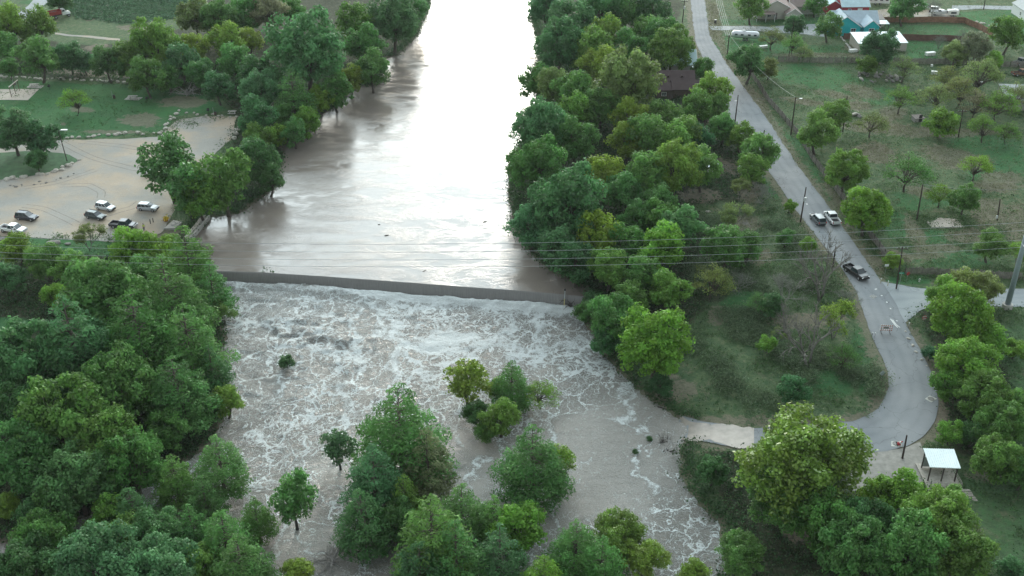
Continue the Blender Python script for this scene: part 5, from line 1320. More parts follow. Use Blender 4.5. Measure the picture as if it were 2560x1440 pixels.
def picnic_table(label, u, v, pad=True, rz=0, group=None, sc=1.0):
    p = at(u, v); r = empty('picnic_table', (p.x, p.y, p.z + .05), rz); tag(r, label, 'picnic table', group)
    MB().box((0, 0, .75), (2.1 * sc, .85, .10)).build('table_top', CONC, r, bevel=.03)
    for s in (-1, 1): MB().box((0, s * .85, .45), (2.1 * sc, .32, .08)).build('bench', CONC, r, bevel=.02); 
    for s in (-1, 1): MB().box((s * .65, 0, .35), (.14, 1.7, .12)).box((s * .65, 0, .4), (.16, .6, .7)).build('leg', CONC, r)
    return r
def slab(label, pts, mat_, h=.10, name='concrete_pad', cat='concrete pad', group=None):
    P = [at(*q) for q in pts]; zt = max(p.z for p in P) + h; lo = [(p.x, p.y, p.z - .3) for p in P]; hi = [(p.x, p.y, zt) for p in P]
    o = MB().loft([lo, hi]).build(name, mat_, None, bevel=.02); tag(o, label, cat, group); return o
picnic_table('concrete picnic table beside the swing set', 86, 217, group='park picnic tables', rz=.05, sc=1.15); picnic_table('concrete picnic table in the middle of the park lawn', 332, 247, group='park picnic tables', rz=.05, sc=1.15); picnic_table('concrete picnic table at the shady corner by the lot', 581, 285, group='park picnic tables', rz=.05)
slab('flat pad under the picnic table near the swings', [(66, 219), (102, 221), (111, 214), (76, 212)], CONC, .04, group='pads under the picnic tables'); slab('flat pad under the middle picnic table', [(310, 249), (346, 251), (357, 244), (320, 242)], CONC, .04, group='pads under the picnic tables')
def grill(label, u, v):
    p = at(u, v); r = empty('park_grill', (p.x, p.y, p.z)); tag(r, label, 'grill', 'park grills')
    MB().tube([(0, 0, -.2), (0, 0, .85)], .05, 6).build('post', TRIM, r); MB().box((0, 0, 1.0), (.65, .5, .28)).box((0, .2, 1.25), (.62, .05, .3)).build('firebox', TRIM, r)
grill('black grill on a post right of the first picnic table', 124, 224); grill('black grill on a post right of the middle picnic table', 368, 255); grill('black grill near the corner picnic table', 521, 284)
def bin_(label, u, v):
    p = at(u, v); r = empty('litter_bin', (p.x, p.y, p.z)); tag(r, label, 'litter bin', 'park litter bins')
    MB().tube([(0, 0, 0), (0, 0, .3), (0, 0, .6), (0, 0, .9)], [.30, .33, .33, .30], 12).build('drum', M('drum_brown', (.10, .07, .06), .7, var=.3), r); MB().tube([(0, 0, .9), (0, 0, .98)], [.36, .30], 12).build('lid', TRIM, r); MB().tube([(-.5, .1, 0), (-.5, .1, 2.1)], .04, 5).build('stake', RIM, r)
bin_('brown litter drum with stake left of the middle picnic table', 286, 246); bin_('dark litter drum beside the lot edge boulders', 539, 288); bin_('litter drum right behind the swing set beam', 38, 212)
def swing_set():
    a, b = at(29, 243), at(49, 227); d = b - a; d.z = 0; Ln = d.length; p = (a + b) / 2; r = empty('swing_set', (p.x, p.y, p.z), math.atan2(d.y, d.x)); tag(r, 'tall swing set with pale top beam on the sand pit', 'swing set')
    H = 3.0; BR = M('brown_steel', (.11, .07, .06), .5, var=.2)
    MB().tube([(-Ln / 2 - .3, 0, H), (Ln / 2 + .3, 0, H)], .12, 8).build('top_beam', M('beam_pale', (.62, .55, .50), .5), r)
    for x in (-Ln / 2, 0, Ln / 2): MB().tube([(x, 0, -.2), (x, 0, H)], .09, 7).build('leg', BR, r)
    for x in (-Ln * .36, -Ln * .2, Ln * .16, Ln * .34):
        s = MB().box((x, .1, .55), (.5, .22, .05)).build('swing_seat', TRIM, r); MB().tube([(x - .22, .1, .55), (x - .22, 0, H)], .02, 3).tube([(x + .22, .1, .55), (x + .22, 0, H)], .02, 3).build('chain', RIM, s)
swing_set()
# ------------------------------------------------------------------ boulders
def rock_mesh(seed):
    rg = np.random.default_rng(seed); mb = MB(); n = 9; rings = []
    for j, (z, r) in enumerate(((-.3, .8), (0, 1.0), (.3, .95), (.52, .62))):
        rings.append([(r * (1 + rg.uniform(-.18, .18)) * math.cos(6.283 * k / n), r * .72 * (1 + rg.uniform(-.18, .18)) * math.sin(6.283 * k / n), z + rg.uniform(-.06, .06)) for k in range(n)])
    mb.loft(rings); return mb
LIME = M('limestone', (.42, .40, .35), .95, var=.28, scale=2.0, bump=.6); DLIME = M('weathered_stone', (.20, .195, .18), .95, var=.3, scale=2.5, bump=.6)
RK = {mm.name: [rock_mesh(40 + i).build('boulder', mm, None, bevel=.04) for i in range(3)] for mm in (LIME, DLIME)}
rj = random.Random(5)
def rocks(pts, n, label, group, size=(.35, .65), mat_=LIME, jit=1.2, cat='boulder', sx=1.0):
    P = resample([at(*p) for p in pts], n) if len(pts) > 1 else None
    for i in range(n):
        x, y = P[i]; x += rj.uniform(-jit, jit) * .6; y += rj.uniform(-jit, jit) * .6
        o = rj.choice(RK[mat_.name]).copy(); COL.objects.link(o); s = rj.uniform(*size); o.location = (x, y, ground(x, y) + s * .12); o.scale = (s * sx, s, s * rj.uniform(.7, 1.1)); o.rotation_euler = (rj.uniform(-.1, .1), rj.uniform(-.1, .1), rj.uniform(0, 6.28)); tag(o, label, cat, group)
rocks([(0, 193), (60, 195), (130, 199), (230, 202), (318, 207)], 34, 'pale boulder in the row along the back of the park lawn', 'boulders along the back of the park', (.45, .8))
rocks([(152, 346), (230, 341), (330, 334), (395, 336), (412, 322), (424, 308), (434, 290), (452, 279)], 26, 'pale boulder in the row between park lawn and gravel lot', 'boulders edging the gravel lot', (.5, .85))
rocks([(470, 283), (500, 286), (545, 290), (588, 293)], 9, 'small boulder at the top end of the gravel lot', 'boulders at the top of the lot', (.4, .7))
rocks([(606, 300), (600, 315), (594, 330), (585, 345)], 6, 'large pale boulder at the lot corner beside the wood', 'boulders at the lot corner', (.7, 1.0), jit=.6)
rocks([(194, 403), (175, 412), (150, 425), (110, 434), (65, 443), (30, 448), (0, 455)], 16, 'boulder rimming the grassy island at the left edge', 'boulders rimming the grassy island', (.5, .95))
rocks([(0, 470), (60, 466), (110, 455), (170, 440)], 14, 'small dark stone scattered on the gravel below the grassy island', 'loose dark stones on the gravel', (.2, .45), DLIME, 2.0)
for u, v, s, lab in [(135, 609, 1.5, 'large dark flat rock on the grass below the gravel lot'), (170, 611, .7, 'smaller rock right of the large flat one'), (4, 600, 1.3, 'big grey block at the left edge under the white pickup'), (1770, 530, .6, 'pale stone on the rough clearing')]:
    p = at(u, v); o = RK['limestone' if 'pale' in lab else 'weathered_stone'][0].copy(); COL.objects.link(o); o.location = (p.x, p.y, p.z + .1); o.scale = (s, s, s * .6); tag(o, lab, 'rock')
for c_ in ((2155, 188, 5, 2.2), (2200, 195, 26, 6.5), (2130, 292, 12, 2.8)):
    u, v, n, sp_ = c_; p0 = at(u, v)
    lab = {2155: 'rock of the small heap left of the rubble pile', 2200: 'broken slab in the big rubble pile in the upper lot', 2130: 'dark chunk in the debris heap by the pole'}[u]; gp = {2155: 'small rock heap', 2200: 'big rubble pile', 2130: 'debris heap by the pole'}[u]
    for i in range(n):
        a = rj.uniform(0, 6.28); q = math.sqrt(rj.uniform(0, 1)) * sp_; x = p0.x + math.cos(a) * q; y = p0.y + math.sin(a) * q * .8
        o = rj.choice(RK['weathered_stone' if rj.random() < .55 else 'limestone']).copy(); COL.objects.link(o); s = rj.uniform(.35, .95); o.location = (x, y, ground(x, y) + .15 + max(0, (1 - q / sp_)) * 1.1 * rj.random()); o.scale = (s, s, s * .7); o.rotation_euler = (rj.uniform(-.5, .5), rj.uniform(-.5, .5), rj.uniform(0, 6)); tag(o, lab, 'rubble', gp)
rocks([(2412, 52), (2470, 62), (2500, 72), (2530, 86)], 12, 'pale block in the heap outside the board fence corner', 'blocks outside the board fence', (.5, .9))
rocks([(2262, 830), (2282, 868), (2306, 902), (2330, 935)], 7, 'small kerb stone on the outer edge of the road bend', 'stones along the road bend', (.25, .45), jit=.3)
for l in RK.values():
    for o in l: bpy.data.objects.remove(o)
# ------------------------------------------------------------------ fences
PICK = M('weathered_pickets', (.22, .205, .18), .95, var=.35, scale=1.2); BOARD = M('brown_boards', (.27, .155, .10), .9, var=.3, scale=1.0); BOARDD = M('dark_boards', (.15, .085, .065), .9, var=.3, scale=1.0)
def fence(label, px, H, mat_, style='picket', post_every=3.0, seed=1):
    rg = random.Random(seed); P = [at(*p) for p in px]; r = empty('fence', tuple(P[0])); tag(r, label, 'fence'); o0 = P[0]
    W2 = resample(P, max(2, int(sum((b - a).length for a, b in zip(P[:-1], P[1:])) / .3))); b = MB(); rails = MB(); npst = 0
    for i in range(len(W2) - 1):
        x, y = (W2[i] + W2[i + 1]) / 2; g = ground(x, y); a = math.atan2(*(W2[i + 1] - W2[i])[::-1])
        hh = H * (rg.uniform(.82, 1.1) if style == 'picket' else 1.0); wd = .24 if style == 'picket' else .305
        if style == 'wire': pass
        elif style == 'picket' and rg.random() < .05: pass
        else: b.box((x - o0.x, y - o0.y, g + hh / 2 - o0.z), (wd, .04, hh), rz=a + (rg.uniform(-.06, .06) if style == 'picket' else 0), ry=rg.uniform(-.05, .05) if style == 'picket' else 0)
    n = max(2, int(len(W2) * .3 / post_every))
    Q = resample(P, n + 1)
    for i in range(n + 1):
        x, y = Q[i]; g = ground(x, y)
        MB().tube([(x - o0.x, y - o0.y + .06, g - .3 - o0.z), (x - o0.x, y - o0.y + .06, g + H * 1.05 - o0.z)], .07 if style != 'wire' else .04, 5).build('post', WOODD if style != 'wire' else RIM, r)
        if i < n:
            x2, y2 = Q[i + 1]; g2 = ground(x2, y2)
            for f in ((.3, .8) if style != 'wire' else (.25, .5, .75, 1.0)): rails.tube([(x - o0.x, y - o0.y + .05, g + H * f - o0.z), (x2 - o0.x, y2 - o0.y + .05, g2 + H * f - o0.z)], .05 if style != 'wire' else (.035 if f == 1.0 else .012), 4)
    rails.build('rails', WOODD if style != 'wire' else RIM, r)
    if b.v: b.build('boards', mat_, r)
fence('weathered picket fence running along the road beside the open lots', [(1862, 160), (1885, 200), (1920, 255), (1990, 335), (2020, 385), (2060, 440), (2100, 492), (2140, 545), (2180, 600), (2225, 660)], 1.7, PICK, seed=2)
fence('grey picket fence across the top of the open lots', [(1945, 155), (2040, 157), (2140, 158), (2250, 160), (2370, 160), (2480, 166), (2580, 170)], 1.8, PICK, seed=3)
fence('picket fence along the side road below the street sign', [(2262, 686), (2340, 688), (2430, 692), (2570, 700)], 1.6, PICK, seed=4)
fence('brown board fence behind the turquoise house yard', [(2206, 57), (2300, 56), (2408, 57), (2440, 70), (2482, 92)], 1.9, BOARD, 'board')
fence('dark board fence below the turquoise house yard', [(2108, 98), (2160, 99), (2250, 100), (2350, 102), (2470, 106)], 1.9, BOARDD, 'board')
fence('thin wire fence in front of the tan house', [(1800, 52), (1860, 54), (1920, 53), (1990, 46), (2060, 44)], 1.4, PICK, 'wire', 3.0)
fence('low wire fence along the trailer lawn driveway', [(1975, 92), (2030, 94), (2090, 96)], 1.0, PICK, 'wire', 2.5)
# ------------------------------------------------------------------ poles and wires
POLE = M('creosote_pole', (.045, .032, .026), .9, var=.3)
def pole(label, u, v, ut, vt, arm=False, extra=None, r=.15):
    p = at(u, v); w = p.y * cP - (p.z - CAM_H) * sP
    lo, hi = 1.0, 30.0
    for _ in range(30):
        m_ = (lo + hi) / 2; _, vv = project(p.x, p.y, p.z + m_)
        if vv > vt: lo = m_
        else: hi = m_
    H = lo; tu, tv = project(p.x, p.y, p.z + H); lean = (ut - tu) * (p.y * cP) / F * .9
    rt = empty('utility_pole', tuple(p)); tag(rt, label, 'utility pole', 'wooden utility poles'); top = Vector((lean, 0, H))
    MB().tube([(0, 0, -.6), tuple(top * .5), tuple(top)], [r * 1.15, r, r * .75], 8).build('pole', POLE, rt)
    if arm:
        c = MB().box(tuple(top - Vector((0, 0, .5))), (2.2, .12, .14)).build('crossarm', POLE, rt)
        for x in (-1.0, -.3, .3, 1.0): MB().tube([tuple(top + Vector((x, 0, -.43))), tuple(top + Vector((x, 0, -.2)))], [.06, .04], 6).build('insulator', RIM, c)
    if extra == 'transformer': MB().tube([tuple(top * .62 + Vector((.1, -.35, 0))), tuple(top * .62 + Vector((.1, -.35, .9)))], .24, 10).build('transformer', M('transformer_grey', (.55, .58, .58), .5), rt)
    if extra == 'lamp': a = MB().tube([tuple(top * .93), tuple(top * .95 + Vector((.9, -.3, .3)))], .04, 5).build('lamp_arm', RIM, rt); MB().box(tuple(top * .95 + Vector((1.2, -.4, .3))), (.7, .3, .14)).build('lamp', LAMPW, a)
    if extra == 'box': MB().box(tuple(top * .2 + Vector((-.25, -.2, 0))), (.35, .25, .6)).build('meter_box', M('transformer_grey', (.55, .58, .58), .5), rt)
    return Vector(rt.location) + top
def wire(label, a, b, sag, r=.03, cat='cable', group=None, mat_=None):
    pts = []
    for i in range(25):
        t_ = i / 24; p = Vector(a).lerp(Vector(b), t_); p.z -= sag * 4 * t_ * (1 - t_); pts.append(p)
    o = MB().tube(pts, r, 4).build('overhead_wire', mat_ or M('wire_grey', (.30, .32, .33), .5, .3, var=.1)); tag(o, label, cat, group); return o
tA = pole('pole on the left side of the road near the top', 1706, 56, 1712, 0, True, 'transformer'); tB = pole('pole at the road corner by the trailer lawn', 1817, 152, 1823, 86, True)
tC = pole('leaning pole between the wood and the road', 1835, 326, 1846, 237); tD = pole('pole mostly hidden by the roadside tree', 1908, 350, 1911, 325); tE = pole('roadside pole with white box left of the stopped vehicles', 2001, 555, 2016, 468, False, 'transformer')
tG = pole('pole with lamp at the picket fence by the dense trees', 1977, 338, 1989, 243, False, 'lamp'); tH = pole('pole behind the pair of dense trees', 2107, 330, 2117, 240, False); tI = pole('pole in the right lot beside the bright mesquite', 2396, 344, 2406, 274, True)
tJ = pole('doubled pole in the middle of the open lots', 2292, 550, 2306, 461); tK = pole('short stump pole with a meter box at the right', 2493, 552, 2498, 498, False, 'box'); tL = pole('roadside pole behind the bare leaning tree', 2080, 680, 2089, 616)
tM = pole('pole with crossarm at the street sign corner', 2241, 722, 2254, 616, True); tN = pole('pole in front of the flooded road end', 2256, 1146, 2266, 1088); tO = pole('thin pole in the front yard of the tan house', 1972, 142, 1985, 56, False, None, .1); tP = pole('pole beside the far right road', 2459, 24, 2464, -10); tQ = pole('lamp pole at the trees by the garden', 2150, 128, 2150, 96, False, None, .06)
p = at(168, 403); rt = empty('lamp_post', tuple(p)); tag(rt, 'tall lamp post on the grassy island at the gravel lot', 'lamp post'); MB().tube([(0, 0, -.3), (-.45, 0, 7.6)], [.13, .09], 8).build('pole', POLE, rt)
a = MB().tube([(-.45, 0, 7.6), (.2, 0, 7.9)], .05, 5).build('lamp_arm', RIM, rt); MB().box((.9, 0, 7.95), (1.5, .45, .16)).build('lamp', LAMPW, a)
GW = 'service wires along the road'
far = at(1785, -60, 9)
for k in range(4): wire('bundle of service wires rising to the top edge over the road', tB + Vector((-.9 + k * .6, 0, -.3)), far + Vector((-.9 + k * .6, 0, 0)), 1.2, .035, 'cable', GW)
wire('wire crossing the road between the two uppermost poles', tA, tB, 1.0, .025); wire('pale wire sloping from the lamp pole up to the corner pole', tB, tG, 1.6, .03, mat_=M('wire_pale', (.5, .52, .48), .6)); wire('wire between fence lamp pole and hidden pole', tG, tC, .8, .02); wire('wire from the lot pole to the right edge', tJ, at(2600, 470, 8), .8, .025)
wire('thin wire joining street corner pole and roadside pole', tM, tL, .6, .02)
# steel transmission pole and its four conductors
base = at(2517, 770); STEEL = M('galvanised_steel', (.33, .40, .45), .45, .35, var=.08)
rt = empty('transmission_pole', tuple(base)); tag(rt, 'tall tapering galvanised steel power pole at the right edge', 'transmission pole')
MB().tube([(0, 0, -.3), (0, 0, 12), (0, 0, 27)], [.54, .42, .28], 12).build('shaft', STEEL, rt, smooth=True); MB().tube([(0, 0, -.5), (0, 0, .9)], .95, 16).build('footing', CONC, rt)
y0 = base.y - .0
def plane_pt(u, v):
    d = ray(u, v); t_ = y0 / d[1]; return d[0] * t_, CAM_H + d[2] * t_
for k, vs in enumerate(((589, 604, 553), (608, 624, 573), (627, 644, 597), (641, 662, 615))):
    pt = [plane_pt(u, v) for u, v in zip((0, 1280, 2540), vs)]; A_ = np.polyfit([q[0] for q in pt], [q[1] for q in pt], 2)
    xe = base.x; X = np.linspace(-150, xe, 60); pts = [(x, y0 - .6, float(np.polyval(A_, x))) for x in X]
    o = MB().tube(pts, .028, 4).build('power_line', M('conductor', (.42, .45, .46), .5, .1, var=.1)); tag(o, ['uppermost', 'second', 'third', 'lowest'][k] + ' of the four long power lines crossing the river', 'power line', 'power lines crossing the river')
    z = pts[-1][2] - base.z; MB().tube([(-.5, 0, z + .5), (-.1, -.6, z)], [.05, .05], 6).tube([(0, 0, z + .5), (-.2, -.55, z + .1)], .12, 6).build('insulator', LAMPW, rt)
# ------------------------------------------------------------------ signs and roadside things
def post_sign(name, label, u, v, h, shape, mat_, size, post_h, rz=0, cat='sign', extra=None):
    p = at(u, v); r = empty(name, tuple(p), rz); tag(r, label, cat); MB().tube([(0, .04, -.2), (0, .04, post_h)], .035, 5).build('post', RIM, r)
    n, ph = shape
    if n: ring_ = [(size * math.cos(6.283 * i / n + ph), 0, post_h - size * .6 + size * math.sin(6.283 * i / n + ph)) for i in range(n)]
    else: ring_ = [(-size, 0, post_h - size * .6), (size, 0, post_h - size * .6), (size, 0, post_h + size * .6), (-size, 0, post_h + size * .6)]
    pl = MB().loft([[(x, -.02, z) for x, y, z in ring_], [(x, -.05, z) for x, y, z in ring_]]).build('panel', mat_, r)
    if extra: extra(r, pl, post_h, size)
    return r
SREDM = M('sign_red', (.42, .045, .05), .5, var=.1)
post_sign('warning_sign', 'diamond road sign seen from its grey back inside the bend', 2202, 952, 0, (4, 0), M('sign_back', (.42, .47, .48), .4, .4, var=.05), .55, 1.9, .3)
post_sign('notice_sign', 'small white square sign on the verge before the corner', 2212, 688, 0, (0, 0), M('sign_white', (.78, .80, .78), .5, var=.05), .38, 2.2, 0)
post_sign('stop_sign', 'dull red octagonal sign in front of the lower picket fence', 2266, 704, 0, (8, .39), SREDM, .38, 2.0, .4)
def bands(r, pl, ph, s):
    for z in (.22, -.22): MB().box((0, -.065, ph - s * .6 + z), (s * 1.5, .02, .17)).build('white_band', M('sign_white', (.78, .80, .78), .5), pl)
post_sign('striped_sign', 'red sign with white bands among leaves at the side road', 2307, 812, 0, (8, .39), SREDM, .48, 1.8, .2, extra=bands)
p = at(2240, 722); r = empty('street_sign', (p.x + .25, p.y - .5, p.z)); tag(r, 'green street name sign on a thin pole at the corner', 'sign'); MB().tube([(0, 0, -.2), (0, 0, 4.0)], .035, 5).build('post', RIM, r)
g_ = MB().box((0, -.05, 3.7), (1.0, .03, .26)).build('name_panel', M('sign_green', (.01, .33, .20), .5), r); MB().box((-.08, -.07, 3.7), (.55, .01, .06)).build('lettering', M('sign_white', (.78, .80, .78), .5), g_)
def barricade(u, v):
    p = at(u, v); r = empty('road_barricade', (p.x, p.y, p.z + .06), -.08); tag(r, 'red and white striped barricade standing across the road', 'barricade'); WHT = M('sign_white', (.78, .80, .78), .5); OR = M('barricade_red', (.50, .10, .06), .5, var=.1)
    for z in (.55, 1.0, 1.45):
        pnl = MB().box((0, 0, z), (2.1, .04, .24)).build('rail', WHT, r); s = MB()
        for i in range(6):
            x = -.95 + i * .36; s.loft([[(x, -.024, z - .115), (x + .18, -.024, z - .115), (x + .28, -.024, z + .115), (x + .10, -.024, z + .115)], [(x, -.032, z - .115), (x + .18, -.032, z - .115), (x + .28, -.032, z + .115), (x + .10, -.032, z + .115)]])
            s.loft([[(x, .024, z - .115), (x + .10, .024, z + .115), (x + .28, .024, z + .115), (x + .18, .024, z - .115)], [(x, .032, z - .115), (x + .10, .032, z + .115), (x + .28, .032, z + .115), (x + .18, .032, z - .115)]])
        s.build('stripes', OR, pnl)
    for x in (-.75, .75): MB().box((x, .05, .8), (.06, .06, 1.6)).box((x, 0, .06), (.07, 1.3, .07)).build('stand', TRIM, r)
    MB().box((0, -.06, 1.05), (.9, .02, .42)).build('notice_panel', M('notice_grey', (.20, .19, .17), .6), r)
barricade(2213, 832)
def marker(u, v, label, c, h=1.0, g=None):
    p = at(u, v); r = empty('marker_post', (p.x, p.y, p.z)); tag(r, label, 'post', g); MB().tube([(0, 0, -.2), (0, 0, h)], .07, 6).build('stake', c, r); MB().tube([(0, 0, h - .22), (0, 0, h + .02)], .085, 6).build('cap', M('sign_white', (.78, .80, .78), .5), r)
YEL = M('faded_yellow', (.50, .46, .30), .7)
marker(2201, 708, 'faded marker post at the start of the side road verge', YEL, 1.1, 'marker posts at the corner'); marker(2219, 715, 'faded marker post nearer the street sign', YEL, 1.1, 'marker posts at the corner'); marker(2286, 796, 'white marker post at the right side of the junction', RIM, .9); marker(2271, 818, 'white marker post at the road edge under the bushes', RIM, 1.0)
marker(2180, 840, 'pair of white posts left of the barricade, left one', RIM, .8); marker(2187, 842, 'pair of white posts left of the barricade, right one', RIM, .8); marker(1711, 232 + 300, 'short pale post in the clearing grass', RIM, .6)
p = at(2298, 704); r = empty('fire_hydrant', tuple(p)); tag(r, 'pale little hydrant on the verge below the picket fence', 'hydrant'); b_ = MB().tube([(0, 0, 0), (0, 0, .1), (0, 0, .6), (0, 0, .75)], [.2, .14, .14, .05], 8).build('barrel', M('hydrant_pale', (.6, .62, .55), .5), r); MB().tube([(-.22, 0, .45), (.22, 0, .45)], .06, 6).build('nozzle', RIM, r)
# toppled cone at the lower manhole
def ringc(z, r_, n=12): return [(r_ * math.cos(6.283 * i / n), r_ * math.sin(6.283 * i / n), z) for i in range(n)]
p = at(2246, 1112); r = empty('traffic_cone', (p.x, p.y, p.z + .12)); r.rotation_euler = (.5, .25, .3); tag(r, 'tilted red and white cone beside the lowest manhole', 'traffic cone')
MB().loft([ringc(0, .34), ringc(.5, .2)]).build('lower_body', SREDM, r); MB().loft([ringc(.5, .2), ringc(.75, .13)]).build('white_band', M('sign_white', (.78, .80, .78), .5), r); MB().loft([ringc(.75, .13), ringc(1.05, .05)]).build('tip', SREDM, r); MB().box((0, 0, .03), (.8, .8, .07)).build('base', TRIM, r)
def patch(u, v, pts, label):
    P = [at(*q) for q in pts]; z = max(ground(q.x, q.y) for q in P) ; o = MB().loft([[(q.x, q.y, q.z - .1) for q in P], [(q.x, q.y, q.z + .10) for q in P]]).build('concrete_patch', M('patch_concrete', (.46, .47, .43), .9, var=.1)); tag(o, kind='structure')
    c = at(u, v); o2 = MB().tube([(c.x, c.y, c.z - .02), (c.x, c.y, c.z + .125)], .55, 18).build('manhole_cover', M('iron_cover', (.16, .165, .155), .6, .3, var=.2)); tag(o2, label, 'manhole cover', 'manhole covers on the road')
patch(2183, 742, [(2173, 742), (2184, 747.5), (2192, 742), (2183, 737.5)], 'upper manhole cover in a pale diamond near the junction'); patch(2327, 998, [(2312, 998), (2328, 1007), (2342, 998), (2324, 990)], 'manhole cover in a pale diamond at the outer bend'); patch(2240, 1110, [(2228, 1104), (2228, 1117), (2254, 1118), (2254, 1104)], 'lowest manhole cover beside the tilted cone')
WPAINT = M('road_paint', (.62, .64, .62), .8, var=.15)
def mark(pts, w):
    P = smooth_line(resample([at(*q) for q in pts], 10), 1); dv = np.gradient(P, axis=0); nn = np.stack([-dv[:, 1], dv[:, 0]], 1); nn /= np.linalg.norm(nn, axis=1)[:, None]
    o = sheet('road_marking', list(map(tuple, P - nn * w / 2)), list(map(tuple, P + nn * w / 2)), WPAINT, .085, n=10, m_=1, world=True); tag(o, kind='structure')
for pts, w in [([(2226, 798), (2236, 812), (2244, 820)], .22), ([(2231, 800), (2240, 813), (2250, 820)], .18), ([(2188, 723), (2191, 725)], .5), ([(2203, 739), (2205, 741)], .3), ([(2216, 755), (2218, 758)], .25), ([(2225, 771), (2227, 774)], .25), ([(2240, 802), (2244, 804)], .25), ([(2015, 511), (2019, 511)], .5), ([(1836, 253), (1843, 253)], .4)]: mark(pts, w)
# ------------------------------------------------------------------ boat ramp walls, slab, snags
def wall_px(label, pts, th, z1, mat_=CONC, z0=-1.5):
    P = [at(u, v, z=z1) for u, v in pts]; d = (P[-1] - P[0]).normalized(); n = Vector((-d.y, d.x, 0)) * th / 2
    mb = MB(); rings = [[(p.x - n.x, p.y - n.y, z0), (p.x + n.x, p.y + n.y, z0), (p.x + n.x, p.y + n.y, z1 + rj.uniform(-.05, .05)), (p.x - n.x, p.y - n.y, z1 + rj.uniform(-.05, .05))] for p in P]
    o = mb.loft(rings).build('ramp_wall', mat_, None, bevel=.04); tag(o, label, 'concrete wall', 'boat ramp walls')
wall_px('low concrete wall on the water side of the boat ramp', [(522, 538), (512, 549), (500, 563), (488, 578), (470, 597)], .55, .9); wall_px('rubble topped inner wall of the boat ramp', [(510, 537), (500, 549), (490, 562), (476, 578), (460, 598)], .8, 1.15, LIME)
slab('square concrete slab with broken blocks beside the boat ramp', [(410, 573), (438, 575), (456, 560), (434, 553)], CONC, .25, 'concrete_slab', 'slab')
for u, v, s in ((434, 566, (1.0, .7, .5)), (443, 560, (.8, 1.4, .4)), (440, 569, (.6, .5, .35))):
    p = at(u, v); o = MB().box((0, 0, 0), s, taper=.85).build('concrete_block', CONC, None, bevel=.04); o.location = (p.x, p.y, p.z + .35); o.rotation_euler = (0, .1, rj.uniform(0, 2)); tag(o, 'broken block lying on the slab beside the boat ramp', 'concrete block', 'blocks on the slab')
slab('bare cracked concrete house slab in the open lots', [(2314, 554), (2329, 570), (2409, 570), (2392, 549), (2345, 545), (2337, 553)], M('cracked_slab', (.44, .40, .35), .95, var=.2, scale=.5), .12, 'concrete_slab', 'slab')
for i, (u, v) in enumerate(((376.5, 560), (383.5, 556.5))):
    p = at(u, v); o = MB().tube([(0, 0, -.2), (0, 0, 1.1)], [.1, .09], 7).build('bollard', TRIM); o.location = p; tag(o, ('left' if i == 0 else 'right') + ' dark bollard between gravel lot and slab', 'bollard', 'bollards by the slab')
p = at(415, 553); r = empty('planter', tuple(p)); tag(r, 'orange tub with yellow flowers at the foot of the ragged tree', 'planter'); MB().tube([(0, 0, 0), (0, 0, .5)], [.4, .6], 10).build('tub', M('tub_orange', (.45, .22, .06), .7), r)
V_, lv_ = cards(np.random.default_rng(3), np.random.default_rng(4).normal(0, .38, (120, 3)) * (1, 1, .5) + (0, 0, .75), np.tile((0, 0, .5), (120, 1)), .25, .2); o = crown_obj('flowers', V_, lv_, LEAF); o.color = (.5, .42, .03, 1); o.parent = r
DRIFT = M('driftwood', (.27, .26, .245), .9, var=.3)
def tangle(label, u, v, n, L_, h, seed, mat_=DRIFT, name='driftwood_pile', cat='driftwood', arch=.4, group=None, r0=.12):
    rg = random.Random(seed); p = at(u, v); mb = MB()
    for i in range(n):
        a = rg.uniform(0, 6.28); l = L_ * rg.uniform(.5, 1); q = Vector((rg.gauss(0, L_ * .12), rg.gauss(0, L_ * .12), rg.uniform(-.2, h * .3))); e = q + Vector((math.cos(a) * l, math.sin(a) * l * .7, rg.uniform(-.3, h * .6))); m1 = q.lerp(e, .5) + Vector((0, 0, arch * l * rg.random()))
        rr = r0 * rg.uniform(.3, 1); mb.tube([q, q.lerp(m1, .6), m1, m1.lerp(e, .5), e], [rr, rr * .9, rr * .7, rr * .5, .02], 5)
        for _ in range(3):
            s_ = m1.lerp(e, rg.random()); mb.tube([s_, s_ + Vector((rg.gauss(0, .7), rg.gauss(0, .7), rg.uniform(0, .9)))], [rr * .4, .015], 4)
    o = mb.build(name, mat_); o.location = (p.x, p.y, p.z); tag(o, label, cat, group); return o
tangle('grey heap of bare driftwood branches at the bottom channel', 832, 1402, 34, 4.2, 1.8, 3); tangle('spiky grey brush sticking out of the channel above the driftwood', 868, 1372, 26, 3.2, 2.2, 4, arch=.15, r0=.06); tangle('pale fallen limb with twigs at the back of the park lawn', 468, 236, 26, 5.0, 2.0, 5, name='fallen_branch', cat='fallen branch', r0=.14)
tangle('black snag hanging into the white water at the weir end', 1424, 758, 8, 3.2, 1.6, 6, WOODD, 'snag', 'snag', .4); tangle('dark debris caught at the flooded road end', 1665, 1103, 9, 1.8, .5, 8, WOODD, 'driftwood_pile'); tangle('half sunk twigs near the two small tufts in the channel', 1672, 1128, 6, 1.5, .3, 9, WOODD, 'driftwood_pile')
tangle('bleached fallen branches under the dead white tree', 2060, 912, 9, 4.0, .5, 10, DRIFT, 'fallen_branch', 'fallen branch', .08, r0=.1); tangle('grey fallen branches at the foot of the bare leaning tree', 2040, 722, 16, 4.0, .8, 11, DRIFT, 'fallen_branch', 'fallen branch', .1); tangle('fallen grey branches in the clearing by the lattice of logs', 1870, 560, 9, 3.0, .4, 12, DRIFT, 'fallen_branch', 'fallen branch', .1)
